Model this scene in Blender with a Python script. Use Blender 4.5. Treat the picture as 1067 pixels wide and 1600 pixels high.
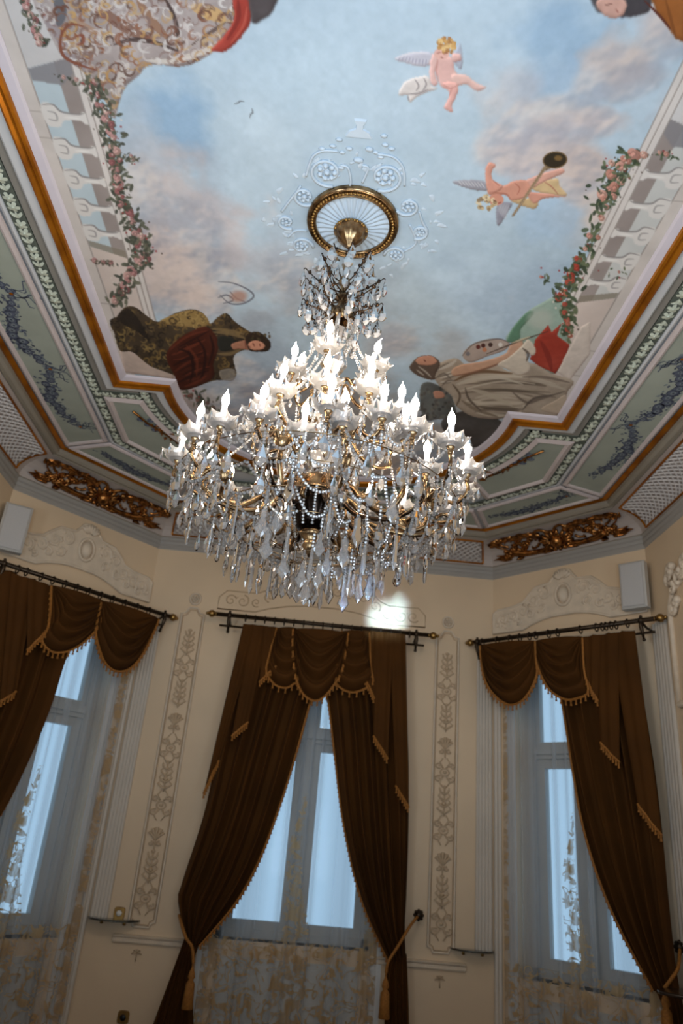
import bpy, math, random
import numpy as np
from mathutils import Vector, Matrix
random.seed(7); rng = np.random.default_rng(7)
for o_ in list(bpy.data.objects): bpy.data.objects.remove(o_)
SC = bpy.context.scene
COL = SC.collection
PI = math.pi
# ------------------------------------------------------------------ camera
CP = np.array([0, -2.529, 1.6]); FPX = 1176.6
_ya, _pi, _ro = np.radians([0.835, 24.194, 5.049])
FW = np.array([np.sin(_ya)*np.cos(_pi), np.cos(_ya)*np.cos(_pi), np.sin(_pi)])
_r = np.array([np.cos(_ya), -np.sin(_ya), 0]); _u = np.cross(_r, FW)
RT = np.cos(_ro)*_r + np.sin(_ro)*_u; UP = -np.sin(_ro)*_r + np.cos(_ro)*_u
cd = bpy.data.cameras.new('camera'); cam = bpy.data.objects.new('camera', cd); COL.objects.link(cam)
cam.matrix_world = Matrix(((RT[0], UP[0], -FW[0], CP[0]), (RT[1], UP[1], -FW[1], CP[1]), (RT[2], UP[2], -FW[2], CP[2]), (0, 0, 0, 1)))
cd.sensor_fit = 'VERTICAL'; cd.sensor_height = 36.0; cd.lens = FPX*36/1600
cd.clip_start = 0.05; cd.clip_end = 200
cd.dof.use_dof = True; cd.dof.focus_distance = 2.75; cd.dof.aperture_fstop = 2.6
SC.camera = cam
# ------------------------------------------------------------------ world, daylight, exposure
wd = bpy.data.worlds.new('world'); SC.world = wd; wd.use_nodes = True
_bg = wd.node_tree.nodes['Background']
_bg.inputs[0].default_value = (0.50, 0.72, 0.92, 1); _bg.inputs[1].default_value = 0.95
def window_light(name, loc, target, sx, sy, power, col, spread=180):
    l = bpy.data.lights.new(name, 'AREA'); l.shape = 'RECTANGLE'; l.size = sx; l.size_y = sy; l.energy = power; l.color = col; l.spread = math.radians(spread)
    o = bpy.data.objects.new(name, l); COL.objects.link(o); o.location = loc
    o.rotation_euler = (Vector(target)-Vector(loc)).to_track_quat('-Z', 'Y').to_euler()
    return o
YW_ = 3.515
DAY = (0.74, 0.87, 1.0)
# daylight entering by the three windows of the bay behind the photographer
window_light('daylight_window_back', (0.0, -3.67, 1.75), (0.0, -0.9, 4.1), 1.0, 1.5, 40, DAY, 115)
window_light('daylight_window_back_left', (-1.985, -3.13, 1.75), (-0.5, -1.0, 4.1), 0.85, 1.5, 36, DAY, 115)
window_light('daylight_window_back_right', (1.985, -3.13, 1.75), (0.5, -1.0, 4.1), 0.85, 1.5, 22, DAY, 115)
# narrow lamp added at the back window to throw the end wall's bright patch
window_light('wall_patch_beam', (-0.28, -3.66, 1.25), (0.545, YW_, 3.43), 0.24, 0.30, 1.0, (0.46, 0.70, 1.0), 1.6)
SC.view_settings.view_transform = 'Standard'; SC.view_settings.look = 'None'
SC.view_settings.exposure = 0.0; SC.view_settings.gamma = 1.0; SC.view_settings.use_curve_mapping = False
BULB_STRENGTH = 104.0
try:
    SC.cycles.use_denoising = True; SC.cycles.max_bounces = 10; SC.cycles.transparent_max_bounces = 24
    SC.cycles.diffuse_bounces = 4; SC.cycles.glossy_bounces = 4; SC.cycles.transmission_bounces = 6
    SC.cycles.sample_clamp_indirect = 4.0; SC.cycles.caustics_reflective = False; SC.cycles.caustics_refractive = False
except Exception: pass
# ------------------------------------------------------------------ measured places of the room
HA, HB, HD, YW, H = 1.429, 2.331, 0.97, 3.515, 4.135     # half widths, chamfer, end wall, ceiling
CL = math.hypot(HB-HA, HD)
def rayd(x, y): return FW + RT*(x-533.5)/FPX + UP*(800-y)/FPX
def onz(x, y, z): d = rayd(x, y); return CP + d*(z-CP[2])/d[2]
def cl(x, y): return tuple(onz(x, y, H)[:2])
def proj(X):
    d = np.asarray(X, float)-CP; z = d@FW
    return 533.5+FPX*(d@RT)/z, 800-FPX*(d@UP)/z
A3 = lambda *v: np.array(v, float)
WALLS = {
 'F': (A3(-HA, YW, 0), A3(1, 0, 0), A3(0, -1, 0), 2*HA),
 'FL': (A3(-HB, YW-HD, 0), A3((HB-HA)/CL, HD/CL, 0), A3(HD/CL, -(HB-HA)/CL, 0), CL),
 'FR': (A3(HA, YW, 0), A3((HB-HA)/CL, -HD/CL, 0), A3(-HD/CL, -(HB-HA)/CL, 0), CL),
 'R': (A3(HB, YW-HD, 0), A3(0, -1, 0), A3(-1, 0, 0), 2*(YW-HD)),
 'L': (A3(-HB, -(YW-HD), 0), A3(0, 1, 0), A3(1, 0, 0), 2*(YW-HD)),
 'B': (A3(HA, -YW, 0), A3(-1, 0, 0), A3(0, 1, 0), 2*HA),
 'BR': (A3(HB, -(YW-HD), 0), A3(-(HB-HA)/CL, -HD/CL, 0), A3(-HD/CL, (HB-HA)/CL, 0), CL),
 'BL': (A3(-HA, -YW, 0), A3(-(HB-HA)/CL, HD/CL, 0), A3(HD/CL, (HB-HA)/CL, 0), CL)}
def WP(w, u, z, off=0.0):
    O, U, n, l = WALLS[w]; p = O+U*u+n*off; return (p[0], p[1], z)
def wpx(w, x, y, off=0.0):              # a measured pixel -> (u, z) on a wall (or on a plane off in front of it)
    O, U, n, l = WALLS[w]; d = rayd(x, y); q = O+n*off
    P = CP+d*(((q-CP)@n)/(d@n)); return (float((P-O)@U), float(P[2]))
def octo(r):                            # corners of the room outline moved inwards by r (counter-clockwise)
    n = A3(-HD, -(HB-HA))/CL; c0 = n@A3(HB, YW-HD)+r
    xs = HB-r; ys = (c0-n[0]*xs)/n[1]; yc = YW-r; xc = (c0-n[1]*yc)/n[0]
    return [(xs, -ys), (xs, ys), (xc, yc), (-xc, yc), (-xs, ys), (-xs, -ys), (-xc, -yc), (xc, -yc)]
# ------------------------------------------------------------------ mesh helpers
class MB:
    def __init__(s): s.V = []; s.F = []; s.M = []
    def add(s, v, f, mi=0):
        k = len(s.V); s.V += [tuple(map(float, p)) for p in v]
        for q in f: s.F.append(tuple(i+k for i in q)); s.M.append(mi)
        return s
    def box(s, c, d, mi=0, mat=None):
        v = [Vector((c[0]+x*d[0]/2, c[1]+y*d[1]/2, c[2]+z*d[2]/2)) for z in (-1, 1) for y in (-1, 1) for x in (-1, 1)]
        if mat is not None: v = [mat @ p for p in v]
        return s.add(v, [(0, 2, 3, 1), (4, 5, 7, 6), (0, 1, 5, 4), (2, 6, 7, 3), (0, 4, 6, 2), (1, 3, 7, 5)], mi)
    def wbox(s, w, u0, u1, z0, z1, o0, o1, mi=0):
        v = [WP(w, u, z, o) for o in (o0, o1) for z in (z0, z1) for u in (u0, u1)]
        return s.add(v, [(0, 2, 3, 1), (4, 5, 7, 6), (0, 1, 5, 4), (2, 6, 7, 3), (0, 4, 6, 2), (1, 3, 7, 5)], mi)
    def prism(s, lo, hi, mi=0):         # two outlines with the same number of points
        n = len(lo); f = [tuple(range(n))[::-1], tuple(range(n, 2*n))]
        f += [(i, (i+1) % n, n+(i+1) % n, n+i) for i in range(n)]
        return s.add(list(lo)+list(hi), f, mi)
    def wprism(s, w, pts, o0, o1, mi=0, bev=0.0):
        lo = [WP(w, u, z, o0) for u, z in pts]
        if not bev: return s.prism(lo, [WP(w, u, z, o1) for u, z in pts], mi)
        cx = sum(p[0] for p in pts)/len(pts); cz = sum(p[1] for p in pts)/len(pts)
        mid = [WP(w, u, z, o1-bev) for u, z in pts]; hi = []
        for u, z in pts:
            l = math.hypot(u-cx, z-cz) or 1; hi.append(WP(w, u-(u-cx)/l*bev, z-(z-cz)/l*bev, o1))
        n = len(pts); k = [tuple(range(2*n, 3*n))]
        for a in (0, n): k += [(a+i, a+(i+1) % n, a+n+(i+1) % n, a+n+i) for i in range(n)]
        return s.add(lo+mid+hi, k, mi)
    def tube(s, pts, r, n=7, mi=0, cap=True, flat=None):
        P = [Vector(p) for p in pts]; m = len(P)
        if m < 2: return s
        R = r if hasattr(r, '__len__') else [r]*m
        T = [((P[min(i+1, m-1)]-P[max(i-1, 0)]).normalized() if (P[min(i+1, m-1)]-P[max(i-1, 0)]).length > 1e-9 else Vector((0, 0, 1))) for i in range(m)]
        a = Vector((0, 0, 1)) if abs(T[0].z) < .9 else Vector((1, 0, 0))
        N = (a-T[0]*a.dot(T[0])).normalized(); v = []
        for i in range(m):
            N = N-T[i]*N.dot(T[i]); N = N.normalized() if N.length > 1e-9 else Vector((1, 0, 0)); B = T[i].cross(N)
            for k in range(n):
                t = 2*PI*k/n; v.append(P[i]+(N*math.cos(t)+B*math.sin(t))*R[i])
        f = [(i*n+k, i*n+(k+1) % n, (i+1)*n+(k+1) % n, (i+1)*n+k) for i in range(m-1) for k in range(n)]
        if cap: f += [tuple(range(n))[::-1], tuple(range((m-1)*n, m*n))]
        return s.add(v, f, mi)
    def lathe(s, prof, n=16, c=(0, 0, 0), mi=0, sy=1.0, mat=None, flute=0.0, nf=0):
        v = []
        for r, z in prof:
            for k in range(n):
                t = 2*PI*k/n; rr = r*(1+flute*math.cos(nf*t)) if nf else r
                v.append(Vector((rr*math.cos(t), rr*math.sin(t)*sy, z)))
        if mat is not None: v = [mat @ p for p in v]
        v = [(p[0]+c[0], p[1]+c[1], p[2]+c[2]) for p in v]; m = len(prof)
        f = [(i*n+k, i*n+(k+1) % n, (i+1)*n+(k+1) % n, (i+1)*n+k) for i in range(m-1) for k in range(n)]
        if prof[0][0] > 1e-4: f.append(tuple(range(n))[::-1])
        if prof[-1][0] > 1e-4: f.append(tuple(range((m-1)*n, m*n)))
        return s.add(v, f, mi)
    def ball(s, c, r, n=8, m=5, mi=0, sc=(1, 1, 1)):
        k = len(s.V)
        s.lathe([(r*math.sin(PI*i/m)+1e-5, -r*math.cos(PI*i/m)) for i in range(m+1)], n, (0, 0, 0), mi)
        for i in range(k, len(s.V)):
            p = s.V[i]; s.V[i] = (p[0]*sc[0]+c[0], p[1]*sc[1]+c[1], p[2]*sc[2]+c[2])
        return s
    def grid(s, rows, mi=0, closed=False):
        n = len(rows[0]); m = len(rows); k = n if closed else n-1
        f = [(i*n+j, i*n+(j+1) % n, (i+1)*n+(j+1) % n, (i+1)*n+j) for i in range(m-1) for j in range(k)]
        return s.add([p for r in rows for p in r], f, mi)
    def mesh(s, name, mats, smooth=False):
        me = bpy.data.meshes.new(name); me.from_pydata(s.V, [], s.F)
        for m in (mats if isinstance(mats, (list, tuple)) else [mats]): me.materials.append(m)
        if any(s.M): me.polygons.foreach_set('material_index', s.M)
        if smooth: me.polygons.foreach_set('use_smooth', [True]*len(me.polygons))
        me.update(); return me
    def build(s, name, mats, parent=None, smooth=False):
        return place(s.mesh(name, mats, smooth), name, parent)
def place(me, name, parent=None, loc=None, rot=None, scale=None, matrix=None):
    o = bpy.data.objects.new(name, me); COL.objects.link(o)
    if parent is not None: o.parent = parent
    if matrix is not None: o.matrix_local = matrix
    else:
        if loc is not None: o.location = loc
        if rot is not None: o.rotation_euler = rot
        if scale is not None: o.scale = scale
    return o
def tag(o, label=None, cat=None, group=None, kind=None):
    if label: o['label'] = label
    if cat: o['category'] = cat
    if group: o['group'] = group
    if kind: o['kind'] = kind
    return o
def empty(name, loc, label, cat, group=None, rot=(0, 0, 0)):
    o = bpy.data.objects.new(name, None); COL.objects.link(o); o.location = loc; o.rotation_euler = rot; o.empty_display_size = .1
    return tag(o, label, cat, group)
def root_at(name, loc, label, cat, group=None):    # things built in world coordinates: an Empty at the base, parts set back by its place
    o = empty(name, loc, label, cat, group); o['_b'] = list(map(float, loc)); return o
def part(mb, name, mats, root, smooth=False):
    o = mb.build(name, mats, root, smooth)
    if root is not None and root.get('_b') is not None: o.matrix_parent_inverse = Matrix.Translation(-Vector(root['_b']))
    return o
def crom(pts, n=8, closed=False):       # smooth curve through points
    P = [np.array(p, float) for p in pts]; m = len(P); out = []
    for i in range(m if closed else m-1):
        if closed: p0, p1, p2, p3 = P[i-1], P[i], P[(i+1) % m], P[(i+2) % m]
        else: p0, p1, p2, p3 = P[max(i-1, 0)], P[i], P[i+1], P[min(i+2, m-1)]
        for k in range(n):
            t = k/n; out.append(.5*((2*p1)+(p2-p0)*t+(2*p0-5*p1+4*p2-p3)*t*t+(3*p1-p0-3*p2+p3)*t**3))
    if not closed: out.append(P[-1])
    return out
def lerp(a, b, t): return a+(b-a)*t
def interp(pts, t):                     # point at fraction t of a polyline, by length
    P = np.array(pts, float); d = np.r_[0, np.cumsum(np.linalg.norm(np.diff(P, axis=0), axis=1))]
    return np.array([np.interp(t*d[-1], d, P[:, k]) for k in range(P.shape[1])])
def spiral2(cx, cy, r, turns, a0=0, n=26, sgn=1, r0=.12):
    return [(cx+r*lerp(1, r0, i/n)*math.cos(a0+sgn*turns*2*PI*i/n), cy+r*lerp(1, r0, i/n)*math.sin(a0+sgn*turns*2*PI*i/n)) for i in range(n+1)]
# ------------------------------------------------------------------ materials
def s2l(c): return tuple(((v/255)/12.92 if v/255 <= .04045 else ((v/255+.055)/1.055)**2.4) for v in c)
MATS = {}
def mat(name, rgb, rough=.6, metal=0.0, var=0.0, scale=8.0, rgb2=None, bump=0.0, bscale=60.0, spec=.4, sheen=0.0, detail=3.0, coat=0.0):
    m = bpy.data.materials.new(name); m.use_nodes = True; nt = m.node_tree; b = nt.nodes['Principled BSDF']
    c = s2l(rgb); b.inputs['Base Color'].default_value = (*c, 1); b.inputs['Roughness'].default_value = rough
    b.inputs['Metallic'].default_value = metal; b.inputs['Specular IOR Level'].default_value = spec
    if sheen: b.inputs['Sheen Weight'].default_value = sheen; b.inputs['Sheen Roughness'].default_value = .4; b.inputs['Sheen Tint'].default_value = (*[min(1, v*3+.05) for v in c], 1)
    if coat: b.inputs['Coat Weight'].default_value = coat
    tc = nt.nodes.new('ShaderNodeTexCoord')
    if var or rgb2:
        nz = nt.nodes.new('ShaderNodeTexNoise'); nz.inputs['Scale'].default_value = scale; nz.inputs['Detail'].default_value = detail
        nt.links.new(tc.outputs['Object'], nz.inputs['Vector'])
        mx = nt.nodes.new('ShaderNodeMix'); mx.data_type = 'RGBA'
        c2 = s2l(rgb2) if rgb2 else tuple(v*(1-var) for v in c)
        mx.inputs['A'].default_value = (*c2, 1); mx.inputs['B'].default_value = (*c, 1)
        mr = nt.nodes.new('ShaderNodeMapRange'); mr.inputs['From Min'].default_value = .32; mr.inputs['From Max'].default_value = .62
        nt.links.new(nz.outputs['Fac'], mr.inputs['Value']); nt.links.new(mr.outputs['Result'], mx.inputs['Factor'])
        nt.links.new(mx.outputs['Result'], b.inputs['Base Color'])
    if bump:
        n2 = nt.nodes.new('ShaderNodeTexNoise'); n2.inputs['Scale'].default_value = bscale; n2.inputs['Detail'].default_value = 4
        nt.links.new(tc.outputs['Object'], n2.inputs['Vector'])
        bp = nt.nodes.new('ShaderNodeBump'); bp.inputs['Strength'].default_value = bump; bp.inputs['Distance'].default_value = .01
        nt.links.new(n2.outputs['Fac'], bp.inputs['Height']); nt.links.new(bp.outputs['Normal'], b.inputs['Normal'])
    MATS[name] = m; return m
M_WALL = mat('cream_wall_paint', (228, 203, 170), .55, var=.10, scale=1.3, bump=.06, bscale=40)
M_RELIEF = mat('cream_plaster_relief', (228, 211, 188), .5, var=.12, scale=14, bump=.05)
M_PAINTREL = mat('tan_painted_ornament', (202, 176, 144), .6, var=.12, scale=20)
M_WHITE = mat('white_paint', (222, 219, 214), .4, var=.06, scale=4)
M_COOLW = mat('cool_white_moulding', (206, 208, 210), .4, var=.06, scale=4)
M_LILAC = mat('lilac_white_moulding', (205, 198, 206), .45, var=.06, scale=6)
M_GREYM = mat('taupe_grey_band', (142, 138, 130), .55, var=.08, scale=6)
M_PINKM = mat('pinkish_white_bead', (208, 196, 194), .45, var=.06, scale=9)
M_SAGE = mat('sage_panel_paint', (168, 176, 164), .6, var=.10, scale=5)
M_LEAFG = mat('dark_green_band', (88, 96, 88), .6, var=.12, scale=12)
M_LEAF = mat('pale_green_flower_relief', (196, 204, 188), .55, var=.10, scale=40)
M_GOLD = mat('gilded_wood', (196, 122, 28), .34, .7, rgb2=(150, 86, 20), scale=7, bump=.06, bscale=60)
M_GILT = mat('antique_gilt_relief', (176, 120, 64), .24, .92, rgb2=(84, 50, 24), scale=30, bump=.15, bscale=120)
M_BEAM = mat('olive_beige_band', (150, 142, 128), .6, var=.08, scale=5)
M_LATT = mat('lattice_white', (205, 200, 196), .5, var=.06, scale=20)
M_LATTG = mat('lattice_ground', (150, 140, 134), .6, var=.08, scale=20)
M_CORN = mat('cornice_grey', (164, 160, 154), .5, var=.06, scale=3)
M_BLUE1 = mat('garland_slate_blue', (94, 102, 120), .7, var=.2, scale=40)
M_BLUE2 = mat('garland_dark_blue', (66, 73, 92), .7, var=.2, scale=40)
M_BLUE3 = mat('garland_pale_blue', (128, 140, 146), .7, var=.2, scale=40)
M_VELVET = mat('brown_velvet', (80, 48, 15), .85, rgb2=(70, 42, 13), scale=3, sheen=.18, bump=.05, bscale=200, spec=.15)
M_FRINGE = mat('gold_brown_fringe', (166, 108, 44), .75, var=.35, scale=80, sheen=.2)
M_ROD = mat('dark_bronze_rod', (66, 54, 42), .38, .8, var=.3, scale=30)
M_BRASS = mat('aged_brass', (168, 132, 76), .32, .9, var=.35, scale=30)
M_FRAMEW = mat('window_white_paint', (196, 196, 192), .45, var=.06, scale=4)
M_SPK = mat('speaker_plastic', (206, 204, 198), .5, var=.04, scale=5)
M_GRILLE = mat('speaker_grille', (192, 190, 188), .6, var=.06, scale=120, bump=.1, bscale=400)
M_SWITCH = mat('white_button', (230, 228, 222), .4)
M_BLACK = mat('black_socket', (20, 20, 22), .4)
M_FLOOR = mat('oak_floor', (92, 64, 42), .35, rgb2=(70, 46, 28), scale=3)
M_CHGOLD = mat('chandelier_gilt_bronze', (176, 146, 108), .26, .95, rgb2=(76, 56, 38), scale=22)
M_CHDARK = mat('chandelier_dark_bronze', (86, 66, 48), .25, .9, rgb2=(40, 30, 26), scale=18)
M_CHBLACK = mat('black_bronze_bowl', (46, 36, 30), .14, .85, var=.4, scale=14)
M_ROSEP = mat('pale_blue_plaster', (184, 200, 214), .65, var=.05, scale=12)
M_SLEEVE = mat('candle_sleeve', (214, 222, 236), .5)
M_COVE = mat('warm_white_cove', (190, 178, 170), .55, var=.06, scale=6)
M_STRIP = mat('cream_white_strip', (212, 202, 188), .5, var=.08, scale=3)
def glassmat(name, tint, f_t, f_g, f_d, rough=.02, ior=1.6):
    m = bpy.data.materials.new(name); m.use_nodes = True; nt = m.node_tree; nt.nodes.clear()
    out = nt.nodes.new('ShaderNodeOutputMaterial'); tr = nt.nodes.new('ShaderNodeBsdfTransparent'); gl = nt.nodes.new('ShaderNodeBsdfGlass')
    df = nt.nodes.new('ShaderNodeBsdfTranslucent'); dd = nt.nodes.new('ShaderNodeBsdfDiffuse'); gs = nt.nodes.new('ShaderNodeBsdfGlossy')
    tr.inputs[0].default_value = (*tint, 1); gl.inputs['Color'].default_value = (1, 1, 1, 1); gl.inputs['Roughness'].default_value = rough; gl.inputs['IOR'].default_value = 1.52
    gs.inputs['Roughness'].default_value = .04
    for q in (df, dd): q.inputs[0].default_value = (.95, .94, .93, 1)
    def mix(a, b, f):
        x = nt.nodes.new('ShaderNodeMixShader'); x.inputs[0].default_value = f; nt.links.new(a, x.inputs[1]); nt.links.new(b, x.inputs[2]); return x.outputs[0]
    s = mix(tr.outputs[0], gl.outputs[0], f_g)
    d = mix(df.outputs[0], dd.outputs[0], .5)
    s = mix(s, d, f_d)
    fr = nt.nodes.new('ShaderNodeFresnel'); fr.inputs[0].default_value = ior
    x = nt.nodes.new('ShaderNodeMixShader'); nt.links.new(fr.outputs[0], x.inputs[0]); nt.links.new(s, x.inputs[1]); nt.links.new(gs.outputs[0], x.inputs[2])
    nt.links.new(x.outputs[0], out.inputs[0]); MATS[name] = m; return m
M_CRYS = glassmat('clear_crystal', (.97, .97, .98), 0, .42, .26)
M_PEND = glassmat('crown_crystal', (.97, .97, .98), 0, .30, .50)
M_BEAD = glassmat('cut_glass_bead', (.97, .97, .98), 0, .35, .34)
M_BOB = glassmat('frosted_glass_dish', (.96, .95, .95), 0, .10, .34, .05)
M_PANE = glassmat('window_glass', (.93, .97, 1.0), 0, .0, .0, ior=1.12)
M_SHELF = glassmat('shelf_glass', (.80, .88, .86), 0, .2, .05)
def emis(name, col, st):
    m = bpy.data.materials.new(name); m.use_nodes = True; nt = m.node_tree; b = nt.nodes['Principled BSDF']
    b.inputs['Base Color'].default_value = (1, 1, 1, 1); b.inputs['Emission Color'].default_value = (*col, 1); b.inputs['Emission Strength'].default_value = st
    MATS[name] = m; return m
M_BULB = emis('lit_flame_bulb', (1.0, .82, .63), BULB_STRENGTH)
# ================================================================== ROOM SHELL
WIN = {}                                # per wall: opening (u0, u1, z0, z1)
for w in ('F', 'B'): WIN[w] = (HA-.56, HA+.56, .98, 3.12)
for w in ('FL', 'FR', 'BL', 'BR'): WIN[w] = (CL/2-.46, CL/2+.46, .92, 3.12)
WNAME = {'F': 'wall_front', 'FL': 'wall_front_left', 'FR': 'wall_front_right', 'R': 'wall_right', 'L': 'wall_left', 'B': 'wall_back', 'BL': 'wall_back_left', 'BR': 'wall_back_right'}
WLAB = {'F': 'cream painted end wall behind the chandelier with the middle window', 'FL': 'cream painted angled wall at the left with a curtained window',
 'FR': 'cream painted angled wall at the right with a curtained window', 'R': 'cream painted side wall at the right edge', 'L': 'cream painted side wall at the left edge',
 'B': 'cream painted wall behind the camera', 'BL': 'cream painted angled wall behind the camera, left', 'BR': 'cream painted angled wall behind the camera, right'}
WOBJ = {}
T = .32
for w, (O, U, n, l) in WALLS.items():
    mb = MB(); e = .12
    if w in WIN:
        u0, u1, z0, z1 = WIN[w]
        mb.wbox(w, -e, u0, 0, H+.1, -T, 0).wbox(w, u1, l+e, 0, H+.1, -T, 0).wbox(w, u0, u1, 0, z0, -T, 0).wbox(w, u0, u1, z1, H+.1, -T, 0)
    else: mb.wbox(w, -e, l+e, 0, H+.1, -T, 0)
    WOBJ[w] = tag(mb.build(WNAME[w], M_WALL), WLAB[w], 'wall', kind='structure')
mb = MB(); mb.add([(p[0], p[1], 0) for p in octo(-.3)], [tuple(range(8))]); tag(mb.build('floor', M_FLOOR), 'oak floor of the hall, below the picture', 'floor', kind='structure')
# ---- ceiling slab (behind the fresco)
mb = MB(); o8 = octo(-.35)
mb.prism([(p[0], p[1], H+.012) for p in o8], [(p[0], p[1], H+.15) for p in o8])
CEIL = tag(mb.build('ceiling', M_COOLW), 'flat coved ceiling with a painted sky framed in gilt moulding', 'ceiling', kind='structure')
# ---- frame path around the fresco
GX, GY, GR = 1.392, 1.448, 1.085
def frame_path(na=40):
    p = [(GX, -GY), (GX, GY), (GR, GY)]
    p += [(GR*math.cos(PI*i/na), GY+GR*math.sin(PI*i/na)) for i in range(1, na)]
    p += [(-GR, GY), (-GX, GY), (-GX, -GY), (-GR, -GY)]
    p += [(-GR*math.cos(PI*i/na), -GY-GR*math.sin(PI*i/na)) for i in range(1, na)]
    p += [(GR, -GY)]
    return p
def offset_closed(P, off):
    n = len(P); out = []
    for i in range(n):
        a, b, c = np.array(P[i-1]), np.array(P[i]), np.array(P[(i+1) % n])
        d1 = (b-a)/np.linalg.norm(b-a); d2 = (c-b)/np.linalg.norm(c-b)
        n1 = np.array([d1[1], -d1[0]]); n2 = np.array([d2[1], -d2[0]]); m = n1+n2; m = m/(m@n1)
        out.append(tuple(b+m*off))
    return out
FP = frame_path()
def frame_strip(name, prof, m, label, cat='moulding'):
    mb = MB(); rows = [[(x, y, H+z) for x, y in offset_closed(FP, o)] for o, z in prof]
    mb.grid(rows, closed=True); return tag(mb.build(name, m), label, cat, kind='structure')
frame_strip('trim_1', [(-.072, .012), (-.070, -.004), (-.060, -.012), (-.028, -.020)], M_LILAC, 'pale lilac inner bevel next to the painted sky')
frame_strip('trim_2', [(-.028, -.020), (-.025, -.034), (-.014, -.040), (-.006, -.034), (0, -.036), (.012, -.046), (.022, -.042), (.027, -.028)], M_GOLD, 'gilded frame moulding running round the painted sky')
frame_strip('trim_3', [(.027, -.028), (.075, -.024), (.086, -.016)], M_COOLW, 'cool white flat moulding outside the gilded frame')
frame_strip('trim_4', [(.086, -.016), (.090, -.004), (.130, -.004)], M_GREYM, 'taupe grey recessed band outside the gilded frame')
lb_in = frame_strip('trim_5', [(.130, -.004), (.130, -.009), (.200, -.009), (.200, -.001)], M_LEAFG, 'dark green band with pale flowers following the gilded frame')
# ---- outer octagonal strips
def oct_strip(name, prof, m, label, sides=range(8), parent=None, kind='structure', cat='moulding'):
    mb = MB()
    for i in sides:
        rows = []
        for r, z in prof:
            o = octo(r); a, b = o[i], o[(i+1) % 8]; rows.append([(a[0], a[1], z), (b[0], b[1], z)])
        mb.grid(rows)
    o = mb.build(name, m, parent); return tag(o, label, cat, kind=kind) if parent is None else o
RL = HB-(GX+.165)                       # octagon run of the outer flower band
lb_out = oct_strip('trim_6', [(RL+.035, H-.001), (RL+.035, H-.0105), (RL-.035, H-.0105), (RL-.035, H-.002)], M_LEAFG, 'dark green band with pale flowers along the edge of the blue garland panels')
oct_strip('trim_7', [(RL-.035, H-.002), (RL-.055, H-.010), (RL-.068, H-.002)], M_COOLW, 'white fillet between flower band and garland panels')
# ---- sage panels with pink bead frames, one per side
def poly_off(P, d):                     # inset a convex polygon by d
    return offset_closed(P, -d)
def panel(i):
    a, b = octo(RL-.070), octo(.345)
    P = [b[i], b[(i+1) % 8], a[(i+1) % 8], a[i]]
    if sum(P[k-1][0]*P[k][1]-P[k][0]*P[k-1][1] for k in range(4)) < 0: P = P[::-1]
    P = poly_off(P, .012); fr = MB()
    prof = [(0, .001), (.004, -.012), (.018, -.018), (.032, -.012), (.036, -.001)]
    fr.grid([[(x, y, H+z) for x, y in poly_off(P, o)] for o, z in prof], closed=True)
    g = MB(); q = poly_off(P, .034); g.prism([(x, y, H+.002) for x, y in q], [(x, y, H-.003) for x, y in q])
    nm = ['right side', 'right angled corner', 'far end', 'left angled corner', 'left side', 'back left corner', 'back end', 'back right corner'][i]
    o = tag(g.build('trim_%d' % (8+i), M_SAGE), 'sage green ceiling panel with blue rose garland, %s' % nm, 'panel', kind='structure')
    fr.build('bead_frame', M_PINKM, o); return o, q
PANELS = {i: panel(i) for i in range(8)}
oct_strip('trim_16', [(.345, H-.002), (.335, H-.010), (.322, H-.018), (.306, H-.012)], M_GOLD, 'thin gilded line round the edge of the flat ceiling')
oct_strip('trim_17', [(.306, H-.012), (.304, H-.040), (.285, H-.052), (.262, H-.052), (.262, H-.062)], M_BEAM, 'olive beige stepped band above the cove')
# ---- cove
CZ0, CZ1, CR0, CR1 = 3.926, H-.062, .010, .258
def covep(i, s, t, off=0.0):            # side i, s along the side (metres from its middle at the wall), t: 0 foot .. 1 top
    th = t*PI/2; r = CR0+(CR1-CR0)*(1-math.cos(th)); z = CZ0+(CZ1-CZ0)*math.sin(th)
    o = octo(0); a, b = np.array(o[i]), np.array(o[(i+1) % 8]); d = (b-a)/np.linalg.norm(b-a); n = np.array([-d[1], d[0]])
    tn = np.array([(CR1-CR0)*math.sin(th), (CZ1-CZ0)*math.cos(th)]); tn /= np.linalg.norm(tn); nn = (tn[1], -tn[0])
    p = (a+b)/2+d*s+n*(r+nn[0]*off); return (p[0], p[1], z+nn[1]*off)
def half(i, t):                         # half length of side i at cove height t
    th = t*PI/2; r = CR0+(CR1-CR0)*(1-math.cos(th)); o = octo(r); return math.hypot(o[(i+1) % 8][0]-o[i][0], o[(i+1) % 8][1]-o[i][1])/2
cp = [(CR0+(CR1-CR0)*(1-math.cos(t*PI/2)), CZ0+(CZ1-CZ0)*math.sin(t*PI/2)) for t in np.linspace(0, 1, 9)]
COVE = oct_strip('trim_18', cp, M_COVE, 'pale cove between the wall cornice and the ceiling')
oct_strip('trim_19', [(.008, 3.930), (.020, 3.927), (.023, 3.916), (.017, 3.908), (.013, 3.898), (.017, 3.878), (.010, 3.860), (.013, 3.850), (.012, 3.838), (.002, 3.824), (0, 3.815), (-.01, 3.815)], M_CORN, 'stepped grey cornice along the top of the walls')
oct_strip('trim_20', [(.0205, 3.9275), (.0245, 3.922), (.0235, 3.916)], M_BEAM, 'dark shadow fillet on the cornice')
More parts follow.
